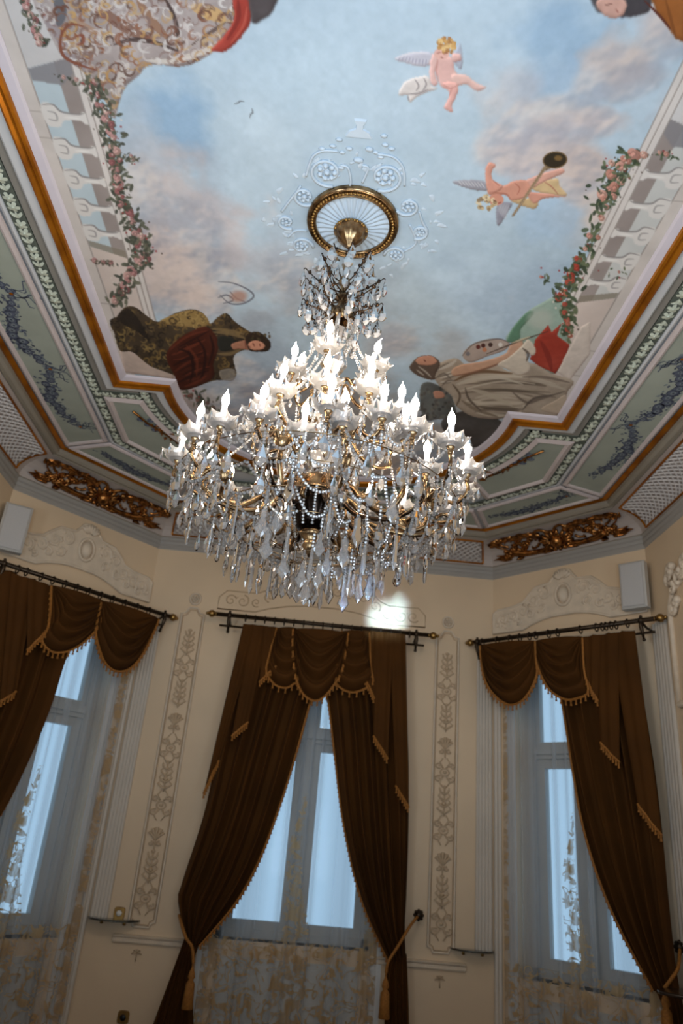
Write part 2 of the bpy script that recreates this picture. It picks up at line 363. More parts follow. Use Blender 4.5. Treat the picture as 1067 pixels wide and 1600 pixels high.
# lattice with gilt borders on the straight sides
def lattice(i, s0, s1, ends):
    t0, t1 = .10, .90; cell = .052; d = COVE
    g = MB(); ns = 24
    g.grid([[covep(i, lerp(s0(t), s1(t), k/ns), t, .002) for k in range(ns+1)] for t in np.linspace(t0, t1, 8)])
    lt = g.build('lattice_ground', M_LATTG, d)
    st = MB(); arc = .33; S0, S1 = min(s0(t0), s0(t1)), max(s1(t0), s1(t1)); hgt = (t1-t0)*arc
    k0 = int((S0-hgt)/cell)-1; k1 = int((S1+hgt)/cell)+1; wdt = .0085
    for sg in (1, -1):
        for k in range(k0, k1+1):
            rowa = []; m = 9
            for q in range(m):
                t = lerp(t0, t1, q/(m-1)); s = k*cell+sg*(t-t0)*arc
                if s0(t) <= s <= s1(t): rowa.append((s, t))
                elif len(rowa) > 1: break
                else: rowa = []
            if len(rowa) < 2: continue
            v = []
            for s, t in rowa:
                v += [covep(i, s-wdt, t, .003), covep(i, s, t, .011), covep(i, s+wdt, t, .003)]
            f = []
            for q in range(len(rowa)-1):
                f += [(3*q, 3*q+1, 3*q+4, 3*q+3), (3*q+1, 3*q+2, 3*q+5, 3*q+4)]
            st.add(v, f)
    o = st.build('lattice', M_LATT, d); o['kind'] = 'stuff'
    def line(P): MB().tube([covep(i, s, t, .006) for s, t in P], .0085, 6).build('gilt_border', M_GOLD, d)
    line([(lerp(s0(t0), s1(t0), k/12), t0) for k in range(13)]); line([(lerp(s0(t1), s1(t1), k/12), t1) for k in range(13)])
    if ends[0]: line([(s0(t), t) for t in np.linspace(t0, t1, 9)])
    if ends[1]: line([(s1(t), t) for t in np.linspace(t0, t1, 9)])
cv = lambda t: .035+.05*math.sin((1-t)*PI/2)
lattice(2, lambda t: -half(2, t)+cv(t), lambda t: half(2, t)-cv(t), (1, 1))
lattice(0, lambda t: -.8, lambda t: half(0, t)-cv(t), (0, 1))
lattice(4, lambda t: -half(4, t)+cv(t), lambda t: .8, (1, 0))
# ---- gilded relief on the angled coves
def relief_on_cove(i):
    d = tag(empty('gilt_cove_relief', covep(i, 0, 0), 'gilded relief of scrolls, shell and flowers on the %s angled cove' % ('right' if i == 1 else 'left'), 'relief', 'gilded reliefs on the angled coves'))
    d['_b'] = list(map(float, covep(i, 0, 0)))
    TT = .34
    def P(s, h, off): return covep(i, s*1.13, min(.99, max(.01, h/TT)), off*1.3)
    def curve(pts, r0, r1, name='scroll', off=.012):
        c = crom(pts, 6); n = len(c)
        part(MB().tube([P(s, h, off+.004*math.sin(9*k/n)) for k, (s, h) in enumerate(c)], [1.55*lerp(r0, r1, k/(n-1)) for k in range(n)], 7), name, M_GILT, d, True)
    def leaf(s, h, a, L, wd):
        mb = MB(); rows = []
        for k in range(6):
            L_ = L*1.25; q = k/5; wdt = 1.5*wd*math.sin(PI*min(.98, q*.93+.05)); cx, cy = s+math.cos(a)*L_*q, h+math.sin(a)*L_*q; a2 = a+.9*(q-.5)
            rows.append([P(cx-math.sin(a2)*wdt*j, cy+math.cos(a2)*wdt*j, .006+.016*(1-j*j)+.012*q*q) for j in (-1, -.5, 0, .5, 1)])
        mb.grid(rows); part(mb, 'leaf', M_GILT, d, False)
    def flower(s, h, r):
        mb = MB()
        for k in range(6):
            t = k*PI/3+s*9; mb.ball(P(s+math.cos(t)*r*.6, h+math.sin(t)*r*.6, .012), r*.66, 6, 4)
        mb.ball(P(s, h, .024), r*.55, 6, 4); part(mb, 'blossom', M_GILT, d, True)
    # shell cartouche
    mb = MB()
    for k in range(11):
        t = PI*(-.10+1.2*k/10); mb.tube([P(math.cos(t)*.035, .165+math.sin(t)*.03, .022), P(math.cos(t)*.085, .165+math.sin(t)*.075, .034), P(math.cos(t)*.125, .165+math.sin(t)*.115, .012)], [.006, .016, .012], 6)
    part(mb, 'shell', M_GILT, d, True)
    mb = MB().ball(P(0, .165, .025), .055, 12, 7, sc=(1, 1, 1.15)); part(mb, 'boss', M_GILT, d, True)
    mb = MB().tube([P(math.cos(t)*.062, .160+math.sin(t)*.072, .02) for t in np.linspace(0, 2*PI, 19)], .012, 6, cap=False); part(mb, 'cartouche_ring', M_GILT, d, True)
    mb = MB()
    for k in range(7):
        t = PI*(1.1+.8*k/6); mb.ball(P(math.cos(t)*.09, .135+math.sin(t)*.085, .014), .022, 6, 4, sc=(1, 1, 1))
    part(mb, 'pendant_leaves', M_GILT, d, True)
    for sg in (-1, 1):
        X = lambda L: [(sg*s, h) for s, h in L]
        curve(X([(.06, .12), (.12, .075), (.20, .07), (.28, .085), (.34, .12)]), .010, .022, 'horn')
        curve(X([(.10, .25), (.16, .29), (.24, .29), (.30, .24), (.27, .18), (.215, .185), (.215, .225)]), .016, .007)
        curve(X([(.25, .285), (.33, .30), (.42, .285), (.47, .30)]), .016, .005)
        curve(X([(.34, .13), (.40, .16), (.45, .20), (.475, .245)]), .007, .004, 'stem')
        curve(X([(.05, .06), (.10, .04), (.16, .045)]), .012, .005)
        for s, h, a, L, wd in ((.15, .20, 1.9, .10, .026), (.18, .265, .5, .10, .028), (.30, .27, .35, .11, .026), (.38, .285, .1, .10, .022), (.24, .20, -1.1, .08, .02), (.36, .10, -.3, .11, .024), (.42, .075, .1, .10, .018), (.30, .06, -.7, .06, .02), (.44, .23, 1.1, .07, .02), (.33, .15, 1.5, .07, .02), (.10, .10, -.6, .08, .022)):
            leaf(sg*s, h, a if sg > 0 else PI-a, L, wd)
        for s, h, r in ((.345, .105, .030), (.385, .13, .027), (.365, .155, .024), (.32, .135, .024), (.40, .095, .022), (.245, .19, .028), (.425, .15, .018), (.30, .10, .02)): flower(sg*s, h, r)
        for c_ in ([(.06, .12), (.12, .075), (.20, .07), (.28, .085), (.34, .12)], [(.10, .25), (.16, .29), (.24, .29), (.30, .24), (.27, .18)], [(.25, .285), (.33, .30), (.42, .285), (.47, .30)]):
            cc = crom(c_, 6)            # small leaves sprouting on both sides of each scroll
            for q in (.2, .5, .8):
                p, p_ = interp(cc, q), interp(cc, min(1, q+.05)); a = math.atan2(p_[1]-p[1], p_[0]-p[0])
                for k2 in (-1, 1): aa = a+k2*.9; leaf(sg*p[0], p[1], aa if sg > 0 else PI-aa, .036, .010)
        curve(X([(.02, .26), (.05, .30), (.10, .31), (.14, .29)]), .010, .005); curve(X([(.14, .16), (.17, .13), (.205, .12), (.20, .15)]), .009, .004); curve(X([(.38, .20), (.42, .23), (.43, .26), (.40, .265)]), .008, .004)
        curve(X([(.42, .12), (.47, .11), (.51, .13)]), .008, .004); curve(X([(.40, .05), (.46, .045), (.50, .07)]), .008, .004)
        for s, h, r in ((.11, .19, .024), (.19, .225, .022), (.44, .095, .02), (.12, .045, .018), (.33, .20, .02), (.28, .145, .018)): flower(sg*s, h, r)
        mb = MB()                       # tulip
        for k in range(3): mb.tube([P(sg*(.478+.012*(k-1)), .235, .012), P(sg*(.482+.020*(k-1)), .262, .02), P(sg*(.49+.024*(k-1)), .295, .012)], [.008, .014, .003], 6)
        part(mb, 'tulip', M_GILT, d, True)
    return d
relief_on_cove(1); relief_on_cove(3)
# ---- flowers of the green bands
def flower_mesh():
    mb = MB()
    for k in range(5):
        t = 2*PI*k/5; c, s_ = math.cos(t), math.sin(t)
        mb.add([(0, 0, -.008), (c*.010-s_*.007, s_*.010+c*.007, -.006), (c*.019-s_*.006, s_*.019+c*.006, -.003), (c*.021, s_*.021, -.002), (c*.019+s_*.006, s_*.019-c*.006, -.003), (c*.010+s_*.007, s_*.010-c*.007, -.006)], [(0, 1, 2, 3, 4, 5)])
    mb.ball((0, 0, -.007), .005, 6, 4); return mb.mesh('band_flower', M_LEAF)
def leaf_mesh():
    mb = MB()
    for sg in (-1, 1):
        mb.add([(-.012, 0, -.002), (-.004, sg*.010, -.007), (.008, sg*.020, -.004), (.016, sg*.018, -.001), (.012, sg*.008, -.006), (.004, sg*.001, -.004)], [(0, 1, 2, 3, 4, 5)])
    mb.add([(-.010, -.004, -.003), (.012, -.004, -.005), (.018, 0, -.002), (.012, .004, -.005), (-.010, .004, -.003)], [(0, 1, 2, 3, 4)])
    return mb.mesh('band_leaf', M_LEAF)
FM, LM_ = flower_mesh(), leaf_mesh()
def along(P, step, closed=False):
    P = [np.array(p) for p in P]; out = []; acc = step/2
    for a, b in zip(P[:-1], P[1:]):
        l = np.linalg.norm(b-a)
        while acc < l: q = a+(b-a)*acc/l; out.append((q[0], q[1], math.atan2(b[1]-a[1], b[0]-a[0]))); acc += step
        acc -= l
    return out
def band_flowers(P, parent, z):
    for k, (x, y, t) in enumerate(along(P, .053)):
        if y < -1.0 or math.hypot(x, y) > 9: continue
        place(FM if k % 3 < 2 else LM_, 'band_flower' if k % 3 < 2 else 'band_leaf', parent, (x, y, z), (0, 0, t+(.4*k if k % 3 < 2 else 0)), (1.45, 1.45, 1.2))
po = offset_closed(FP, .165); band_flowers(po[0:45], lb_in, H-.009)
oo = octo(RL)
for sg in (-1, 1): band_flowers([(sg*oo[1][0], GY+.215), (sg*oo[1][0], oo[1][1])], lb_out, H-.0105)
band_flowers([oo[1], oo[2]], lb_out, H-.0105); band_flowers([oo[2], oo[3]], lb_out, H-.0105); band_flowers([oo[3], oo[4]], lb_out, H-.0105)
# ---- triangular corner panels with bronze branch
def corner_panel(sg):
    m = .030; oi = octo(RL+.035+m); c1, c2 = np.array(oi[1]), np.array(oi[2]); R0 = GR+.200+m; y0 = GY+.200+m
    x0 = math.sqrt(R0**2-(y0-GY)**2)
    P = [(oi[1][0], y0), tuple(c1)]
    hit = None                          # where the chamfer line meets the arc
    for k in range(1, 400):
        q = c1+(c2-c1)*k/400
        if math.hypot(q[0], q[1]-GY) < R0+.012: hit = q; break
    if hit is None: hit = c1+(c2-c1)*.75
    P.append(tuple(hit)); a1 = math.atan2(hit[1]-GY, hit[0]); a0 = math.atan2(y0-GY, x0)
    P += [(R0*math.cos(lerp(a1, a0, k/12)), GY+R0*math.sin(lerp(a1, a0, k/12))) for k in range(1, 13)]
    P = [(sg*x, y) for x, y in P]
    if sum(P[k-1][0]*P[k][1]-P[k][0]*P[k-1][1] for k in range(len(P))) < 0: P = P[::-1]
    side = 'right' if sg > 0 else 'left'
    g = MB().prism([(x, y, H+.002) for x, y in P], [(x, y, H-.003) for x, y in P])
    o = tag(g.build('trim_%d' % (22 if sg > 0 else 21), M_SAGE), 'sage corner panel with a bronze branch, %s far corner' % side, 'panel', kind='structure')
    fr = MB(); prof = [(-.036, .001), (-.032, -.010), (-.016, -.016), (0, -.022), (.010, -.012), (.016, -.001)]
    fr.grid([[(x, y, H+z) for x, y in offset_closed(P, -q)] for q, z in prof], closed=True); fr.build('bead_frame', M_PINKM, o)
    # branch: stem, leaves, berries, ribbon
    A, B = np.array((sg*1.36, 1.79)), np.array((sg*1.06, 2.28)); dr = (B-A)/np.linalg.norm(B-A); nr = np.array((-dr[1], dr[0]))
    MB().tube([(A[0], A[1], H-.014), *[(*(A+(B-A)*t+nr*.012*math.sin(7*t)), H-.016) for t in (.25, .5, .75)], (B[0], B[1], H-.012)], [.009, .008, .007, .006, .004], 6).build('branch', M_GILT, o, True)
    for k in range(16):
        t = .30+.68*k/15; c = A+(B-A)*t+nr*random.uniform(-.03, .03); a = math.atan2(dr[1], dr[0])+random.choice((-1, 1))*random.uniform(.5, 1.1); L = random.uniform(.035, .06)
        mb = MB(); rows = []
        for q in range(5):
            u = q/4; wd = .014*math.sin(PI*min(.97, u+.03)); cx, cy = c[0]+math.cos(a)*L*u, c[1]+math.sin(a)*L*u
            rows.append([(cx-math.sin(a)*wd*j, cy+math.cos(a)*wd*j, H-.008-.012*(1-abs(j))) for j in (-1, 0, 1)])
        mb.grid(rows).build('leaf', M_GILT, o)
    for k in range(5):
        t = .18+.25*k/4; c = A+(B-A)*t+nr*(.03*(-1)**k)
        MB().tube([(c[0]+math.cos(q)*.022, c[1]+math.sin(q)*.016, H-.009) for q in np.linspace(0, 5, 9)], .006, 5).build('ribbon_loop', M_BLUE1, o, True)
corner_panel(1); corner_panel(-1)
# ---- painted blue rose garlands on the sage panels (paint laid a hair proud of the panel)
def garland(i, P0, P1, sag, n_sw, seed, parent, wid=.07):
    r = random.Random(seed); A, B = np.array(P0), np.array(P1); d = (B-A)/np.linalg.norm(B-A); n = np.array((-d[1], d[0]))
    if n@A > 0: n = -n                  # towards the middle of the room
    mb = MB(); z = H-.0045
    def disc(c, rr, mi, k=7, dz=0):
        v = [(c[0], c[1], z-dz)]+[(c[0]+math.cos(2*PI*q/k)*rr*r.uniform(.8, 1.15), c[1]+math.sin(2*PI*q/k)*rr*r.uniform(.8, 1.15), z-dz) for q in range(k)]
        mb.add(v, [(0, 1+(q+1) % k, 1+q) for q in range(k)], mi)
    def leaf(c, a, L, mi, dz=0):
        w = L*.3; e = np.array((math.cos(a), math.sin(a))); f = np.array((-e[1], e[0]))
        v = [c, c+e*L*.4+f*w, c+e*L, c+e*L*.4-f*w]; mb.add([(p[0], p[1], z-dz) for p in v], [(3, 2, 1, 0)], mi)
    m = 70
    for sw in range(n_sw):
        for k in range(m+1):
            t = k/m; c = A+(B-A)*((sw+t)/n_sw)-n*sag*math.sin(PI*t)
            w = wid*(.35+.65*math.sin(PI*t))
            for _ in range(3): leaf(c+d*r.gauss(0, .03)+n*max(-1.5, min(1.5, r.gauss(0, 1)))*w*.62, r.uniform(0, 2*PI), r.uniform(.016, .036), r.choice((0, 0, 0, 1, 2, 2)), r.uniform(0, .0004))
            if k % 5 == 2:
                q = c+n*r.uniform(-w, w)*.35; s = (.015+.015*math.sin(PI*t))
                disc(q, s*1.3, 1, 7, .0005); disc(q+n*.002, s, 0, 7, .0008); disc(q, s*.6, 2, 6, .0011); disc(q, s*.28, 1, 5, .0014)
        c = A+(B-A)*(sw/n_sw); disc(c, .012, 3, 6, .0015)   # bow and gilt knob
        for q in range(6):
            a = math.atan2(n[1], n[0])+r.uniform(-1.0, 1.0); e = np.array((math.cos(a), math.sin(a))); f = np.array((-e[1], e[0])); L = r.uniform(.09, .17)
            pts = [c+e*L*t_+f*.022*math.sin(t_*8+q) for t_ in np.linspace(0, 1, 7)]
            mb.add([(p[0]+f[0]*s_*.004, p[1]+f[1]*s_*.004, z-.0003) for p in pts for s_ in (-1, 1)], [(2*k, 2*k+1, 2*k+3, 2*k+2) for k in range(6)], 0)
    o = mb.build('garland', [M_BLUE1, M_BLUE2, M_BLUE3, M_GOLD], parent); o['kind'] = 'stuff'
xm = HB-(RL-.07+.345)/2-.02
garland(0, (xm, -1.35), (xm, 2.08), .10, 5, 1, PANELS[0][0]); garland(4, (-xm, 2.08), (-xm, -1.35), .10, 5, 2, PANELS[4][0])
om = octo(.52)
def sub(a, b, t0, t1): a, b = np.array(a), np.array(b); return tuple(a+(b-a)*t0), tuple(a+(b-a)*t1)
garland(1, *sub(om[1], om[2], .14, .86), .05, 1, 3, PANELS[1][0], .055); garland(3, *sub(om[3], om[4], .14, .86), .05, 1, 4, PANELS[3][0], .055); garland(2, *sub(om[2], om[3], .1, .9), .05, 2, 5, PANELS[2][0], .055)
# ---- chair rails, fluted corner strips
k_ = 23
for w, u0, u1, lab in (('F', .20, HA-.54, 'moulded chair rail left of the middle window'), ('F', HA+.54, 2*HA-.20, 'moulded chair rail right of the middle window')):
    mb = MB(); pr = [(0, .905), (.022, .910), (.026, .918), (.018, .928), (.018, .938), (.030, .944), (.034, .952), (.020, .958), (0, .962)]
    rows = [[WP(w, u0, z, o), WP(w, u1, z, o)] for o, z in pr]; mb.grid(rows)
    for k in range(int((u1-u0)/.018)): mb.wbox(w, u0+k*.018, u0+k*.018+.010, .926, .938, .016, .023)
    tag(mb.build('trim_%d' % k_, M_RELIEF), lab, 'chair rail', kind='structure'); k_ += 1
def fluted(w, u0, u1, z0, z1, lab, nfl=5):
    global k_
    mb = MB(); rows = []; n = nfl*8; us = np.linspace(u0, u1, n+1)
    for z in (z0, z1): rows.append([WP(w, u, z, .014+.009*(abs(math.sin(PI*nfl*(u-u0)/(u1-u0))))) for u in us])
    mb.grid(rows); mb.wbox(w, u0, u1, z0, z1, 0, .013)
    tag(mb.build('trim_%d' % k_, M_STRIP, None, True), lab, 'pilaster', kind='structure'); k_ += 1
fluted('F', .012, .135, 1.05, 3.15, 'white fluted strip in the corner left of the middle window')
fluted('F', 2*HA-.135, 2*HA-.012, 1.05, 3.15, 'white fluted strip in the corner right of the middle window')
fluted('R', .03, .24, .0, 3.22, 'white fluted strip in the corner at the right edge')
fluted('L', 2*(YW-HD)-.24, 2*(YW-HD)-.03, .0, 3.22, 'white fluted strip in the corner at the left edge')
fluted('FR', .012, .075, .0, 3.15, 'narrow fluted strip beside the right window', 2)
fluted('FL', CL-.075, CL-.012, .0, 3.15, 'narrow fluted strip beside the left window', 2)
# ---- window surrounds (architrave lines) on the walls
def architrave(w, u0, u1, z1, lab):
    global k_
    mb = MB()
    for s, a in ((-1, u0), (1, u1)):
        for q, (d0, d1, o) in enumerate(((0, .03, .014), (.03, .055, .022), (.055, .075, .012))):
            x0, x1 = sorted((a+s*d0, a+s*d1)); mb.wbox(w, x0, x1, .0, z1, 0, o)
    for d0, d1, o in ((0, .03, .014), (.03, .055, .022), (.055, .075, .012)): mb.wbox(w, u0-.075, u1+.075, z1+d0, z1+d1, 0, o)
    tag(mb.build('trim_%d' % k_, M_WHITE), lab, 'window surround', kind='structure'); k_ += 1
architrave('F', WIN['F'][0]-.004, WIN['F'][1]+.004, 3.125, 'white moulded surround of the middle window')
architrave('FL', WIN['FL'][0]-.004, WIN['FL'][1]+.004, 3.125, 'white moulded surround of the left window')
architrave('FR', WIN['FR'][0]-.004, WIN['FR'][1]+.004, 3.125, 'white moulded surround of the right window')
# ---- windows
def window(w, n, lab, full=True):
    u0, u1, z0, z1 = WIN[w]; uc = (u0+u1)/2; o0, o1 = -.26, -.20; e = .055
    root = tag(empty('window_%d' % n, WP(w, uc, z0, o0), lab, 'window'), kind='structure'); root['_b'] = list(map(float, WP(w, uc, z0, o0)))
    f = MB()
    f.wbox(w, u0, u0+e, z0, z1, o0-.02, o1+.02).wbox(w, u1-e, u1, z0, z1, o0-.02, o1+.02).wbox(w, u0, u1, z1-e, z1, o0-.02, o1+.02).wbox(w, u0, u1, z0, z0+e, o0-.02, o1+.02)
    part(f, 'window_frame', M_FRAMEW, root)
    zt0, zt1 = 2.345, 2.475
    f = MB(); f.wbox(w, u0+e, u1-e, zt0+.02, zt1-.02, o0-.02, o1+.03).wbox(w, u0+e, u1-e, zt0+.05, zt1-.045, o1+.03, o1+.06); part(f, 'transom', M_FRAMEW, root)
    f = MB(); f.wbox(w, uc-.035, uc+.035, z0+e, z1-e, o0-.02, o1+.035); part(f, 'mullion', M_FRAMEW, root)
    sw = .085 if w == 'F' else .095
    for a, b in ((u0+e, uc-.035), (uc+.035, u1-e)):
        for za, zb in ((z0+e, zt0+.02), (zt1-.02, z1-e)):
            f = MB(); g = sw if zb < 2.6 else .05
            f.wbox(w, a, a+g*.72, za, zb, o0, o1).wbox(w, b-g*.72, b, za, zb, o0, o1).wbox(w, a+g*.72, b-g*.72, za, za+g*.7, o0, o1).wbox(w, a+g*.72, b-g*.72, zb-g*.7, zb, o0, o1)
            s = part(f, 'sash', M_FRAMEW, root)
            p = MB(); p.wbox(w, a+g*.72, b-g*.72, za+g*.7, zb-g*.7, -.236, -.230); part(p, 'pane', M_PANE, root)
    f = MB(); f.wbox(w, u0-.03, u1+.03, z0-.035, z0, -.20, -.004); part(f, 'sill', M_FRAMEW, root)
    f = MB(); f.wbox(w, u0+.08, u1-.08, .18, z0-.10, .0, .012).wbox(w, u0+.12, u1-.12, .22, z0-.14, .012, .02); part(f, 'apron_panel', M_FRAMEW, root)
window('F', 1, 'tall white casement window in the end wall behind lace')
window('FL', 2, 'tall white casement window in the left angled wall')
window('FR', 3, 'tall white casement window in the right angled wall')
window('B', 4, 'tall white casement window behind the camera, middle'); window('BL', 5, 'tall white casement window behind the camera, left'); window('BR', 6, 'tall white casement window behind the camera, right')
# ================================================================== FRESCO (painted colours on the flat ceiling)
FX0, FX1, FY0, FY1 = -1.40, 1.40, -1.10, 2.56
NX, NY = 780, 800
gx = np.linspace(FX0, FX1, NX); gy = np.linspace(FY0, FY1, NY)
GXX, GYY = np.meshgrid(gx, gy)
_d = np.stack([GXX-CP[0], GYY-CP[1], np.full_like(GXX, H-CP[2])], -1); _z = _d@FW
PU = 533.5+FPX*(_d@RT)/_z; PV = 800-FPX*(_d@UP)/_z
def vnoise(x, y, seed):
    r = np.random.default_rng(seed); tb = r.random((64, 64)); xi = np.floor(x).astype(int); yi = np.floor(y).astype(int); fx = x-xi; fy = y-yi
    fx = fx*fx*(3-2*fx); fy = fy*fy*(3-2*fy); g = lambda a, b: tb[a % 64, b % 64]
    return (g(xi, yi)*(1-fx)+g(xi+1, yi)*fx)*(1-fy)+(g(xi, yi+1)*(1-fx)+g(xi+1, yi+1)*fx)*fy
def fbm(x, y, f, seed, o=5):
    s = 0; a = .5; t = 0
    for k in range(o): s = s+a*vnoise(x*f+k*7.3, y*f+k*3.1, seed+k); t += a; a *= .5; f *= 2
    return s/t
N1 = fbm(GXX+9, GYY+9, 2.2, 11); N2 = fbm(GXX+9, GYY+9, 7, 31); N3 = fbm(GXX+9, GYY+9, 40, 51, 3)
IMG = np.empty((NY, NX, 3))
def C(*c): return np.array(c, float)
IMG[:] = C(181, 202, 218)
IMG += ((N1-.5)*16)[..., None]*C(1, .8, .6)
def box_of(pts, m=14):
    P = np.array(pts, float); x0, y0 = P.min(0)-m; x1, y1 = P.max(0)+m
    q = np.array([cl(a, b) for a in (x0, x1) for b in (y0, y1)])
    i0 = max(0, int((q[:, 1].min()-FY0)/(FY1-FY0)*(NY-1))-1); i1 = min(NY, int((q[:, 1].max()-FY0)/(FY1-FY0)*(NY-1))+3)
    j0 = max(0, int((q[:, 0].min()-FX0)/(FX1-FX0)*(NX-1))-1); j1 = min(NX, int((q[:, 0].max()-FX0)/(FX1-FX0)*(NX-1))+3)
    return (slice(i0, max(i0, i1)), slice(j0, max(j0, j1)))
def inside(pts, u, v):
    m = np.zeros(u.shape, bool); n = len(pts)
    for i in range(n):
        (x0, y0), (x1, y1) = pts[i-1], pts[i]
        if y0 == y1: continue
        m ^= ((y0 > v) != (y1 > v)) & (u < (x1-x0)*(v-y0)/(y1-y0)+x0)
    return m
def blur(a, k=1):
    for _ in range(k):
        b = np.pad(a, 1, mode='edge'); a = (b[:-2, 1:-1]+b[2:, 1:-1]+b[1:-1, :-2]+b[1:-1, 2:]+2*b[1:-1, 1:-1])/6
    return a
def put(sl, m, c):
    if m.size: IMG[sl] = IMG[sl]*(1-m[..., None])+np.asarray(c)*m[..., None]
def fill(pts, c, a=1.0, soft=1, sm=True, tex=0.0):
    P = crom(pts, 5, True) if sm else pts
    sl = box_of(P); raw = inside(P, PU[sl], PV[sl]).astype(float); m = blur(raw, soft)*a
    cc = C(*c)+((N2[sl]-.5)*2*tex)[..., None]*np.ones(3) if tex else C(*c)
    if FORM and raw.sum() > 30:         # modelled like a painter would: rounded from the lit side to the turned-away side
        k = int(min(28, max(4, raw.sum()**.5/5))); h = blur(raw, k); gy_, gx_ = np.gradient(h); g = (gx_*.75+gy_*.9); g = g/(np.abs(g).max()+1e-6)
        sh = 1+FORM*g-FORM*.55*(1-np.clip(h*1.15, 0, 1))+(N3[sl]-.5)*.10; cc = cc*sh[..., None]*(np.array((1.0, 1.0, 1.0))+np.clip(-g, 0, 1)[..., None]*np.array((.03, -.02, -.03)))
    put(sl, m, cc); return sl, m
def stroke(pts, w, c, a=1.0, sm=True, taper=True):
    P = np.array(crom(pts, 6) if sm and len(pts) > 2 else pts, float); sl = box_of(P, w+4); u, v = PU[sl], PV[sl]
    if not u.size: return
    best = np.full(u.shape, 1e9); n = len(P)
    for i in range(n-1):
        d = P[i+1]-P[i]; l = d@d+1e-9; t = np.clip(((u-P[i, 0])*d[0]+(v-P[i, 1])*d[1])/l, 0, 1)
        q = (i+t)/(n-1); wd = w*(1-.75*np.abs(2*q-1)**2) if taper else w
        best = np.minimum(best, np.hypot(u-P[i, 0]-t*d[0], v-P[i, 1]-t*d[1])-wd/2)
    put(sl, np.clip(.6-best/1.6, 0, 1)*a, C(*c))
def blob(x, y, rx, ry, c, a=1.0, rot=0.0, hard=1.0, nz=.5):
    sl = box_of([(x-rx*1.8, y-rx*1.8), (x+rx*1.8, y+rx*1.8), (x-ry*1.8, y-ry*1.8), (x+ry*1.8, y+ry*1.8)], 4); u, v = PU[sl]-x, PV[sl]-y
    if not u.size: return
    c_, s_ = math.cos(rot), math.sin(rot); p = (u*c_+v*s_)/rx; q = (-u*s_+v*c_)/ry
    r = np.sqrt(p*p+q*q)+(N2[sl]-.5)*nz+(N1[sl]-.5)*nz*.8; put(sl, np.clip((1.25-r)*1.6*hard, 0, 1)*a, C(*c))
def dot(x, y, r, c, a=1.0, ry=None, rot=0.0):
    ry = ry or r; sl = box_of([(x-r, y-r), (x+r, y+r)], 5); u, v = PU[sl]-x, PV[sl]-y
    if not u.size: return
    c_, s_ = math.cos(rot), math.sin(rot); q = np.sqrt(((u*c_+v*s_)/r)**2+((-u*s_+v*c_)/ry)**2)
    put(sl, np.clip((1-q)*min(r, ry)/1.2+.5, 0, 1)*a, C(*c))
RP = random.Random(5); FORM = 0.0
# sky and clouds: x, y, rx, ry, colour, alpha
CP_, CG_, CB_, CW_ = (206, 194, 194), (160, 172, 188), (146, 178, 208), (224, 220, 222)
for b in ((260, 190, 60, 70, CB_, .75), (330, 330, 45, 70, CG_, .7), (310, 340, 90, 60, CP_, .6), (250, 330, 60, 80, (205, 196, 196), .75), (240, 420, 80, 70, (196, 180, 178), .9), (290, 440, 50, 50, (205, 188, 182), .8),
 (330, 385, 30, 50, CG_, .75), (370, 370, 30, 40, CP_, .5), (430, 420, 60, 60, (186, 186, 194), .5), (215, 250, 30, 90, (196, 204, 214), .6), (330, 540, 80, 60, (166, 172, 184), .6), (300, 620, 90, 50, (180, 164, 158), .9), (370, 640, 60, 40, (150, 150, 158), .7), (420, 680, 80, 40, (128, 124, 124), .8),
 (860, 60, 110, 60, CB_, .55), (880, 130, 90, 50, (158, 184, 210), .6), (800, 130, 50, 60, CP_, .35), (990, 110, 70, 60, (208, 196, 192), .85), (1040, 40, 50, 50, (206, 196, 196), .7), (1045, 170, 50, 50, (196, 198, 206), .7), (930, 190, 90, 30, (206, 192, 190), .8), (860, 200, 70, 30, (202, 198, 204), .75), (800, 230, 50, 40, (206, 202, 206), .75), (840, 240, 60, 40, (200, 196, 204), .8), (910, 260, 50, 60, (206, 192, 188), .8), (920, 330, 45, 40, (205, 196, 190), .75), (870, 330, 50, 40, (176, 202, 226), .7),
 (620, 540, 50, 40, (206, 190, 182), .5), (560, 470, 80, 70, (172, 186, 200), .5), (760, 470, 110, 60, (166, 186, 206), .55), (700, 560, 60, 60, (190, 192, 196), .5), (420, 560, 60, 60, (160, 172, 186), .5), (500, 640, 120, 60, (160, 156, 156), .7), (640, 680, 120, 50, (170, 160, 152), .8), (560, 740, 160, 40, (168, 140, 122), .8), (500, 110, 120, 80, (190, 212, 228), .5)):
    blob(*b[:4], b[4], min(1, b[5]*1.15), 0, .8, 1.5)
NB = fbm(GXX+3, GYY+5, 3.0, 91, 5); NC = fbm(GXX+13, GYY+2, 2.2, 131, 4); D = np.zeros_like(NB)
for x, y, rx, ry, a in ((250, 420, 110, 80, 1), (300, 350, 90, 60, .7), (215, 300, 40, 90, .7), (330, 430, 50, 60, .8), (200, 200, 40, 50, .4), (330, 600, 90, 50, .9), (400, 660, 100, 40, .8), (980, 120, 90, 60, 1), (1040, 60, 60, 60, .8), (900, 190, 110, 40, 1), (830, 230, 80, 45, 1), (915, 280, 50, 60, .9), (930, 340, 40, 40, .7), (620, 540, 50, 40, .5), (690, 690, 130, 50, .9), (540, 720, 150, 50, .8), (760, 150, 60, 70, .35), (440, 430, 60, 40, .4)):
    D = np.maximum(D, a*np.exp(-((PU-x)/rx)**2-((PV-y)/ry)**2))
D = np.clip((D+(NB-.5)*1.1-.30)/.22, 0, 1); D = D*D*(3-2*D); gy_, gx_ = np.gradient(blur(NB, 3)); eb = np.clip((gx_+gy_)*55+.55+(NC-.5)*1.4, 0, 1)[..., None]
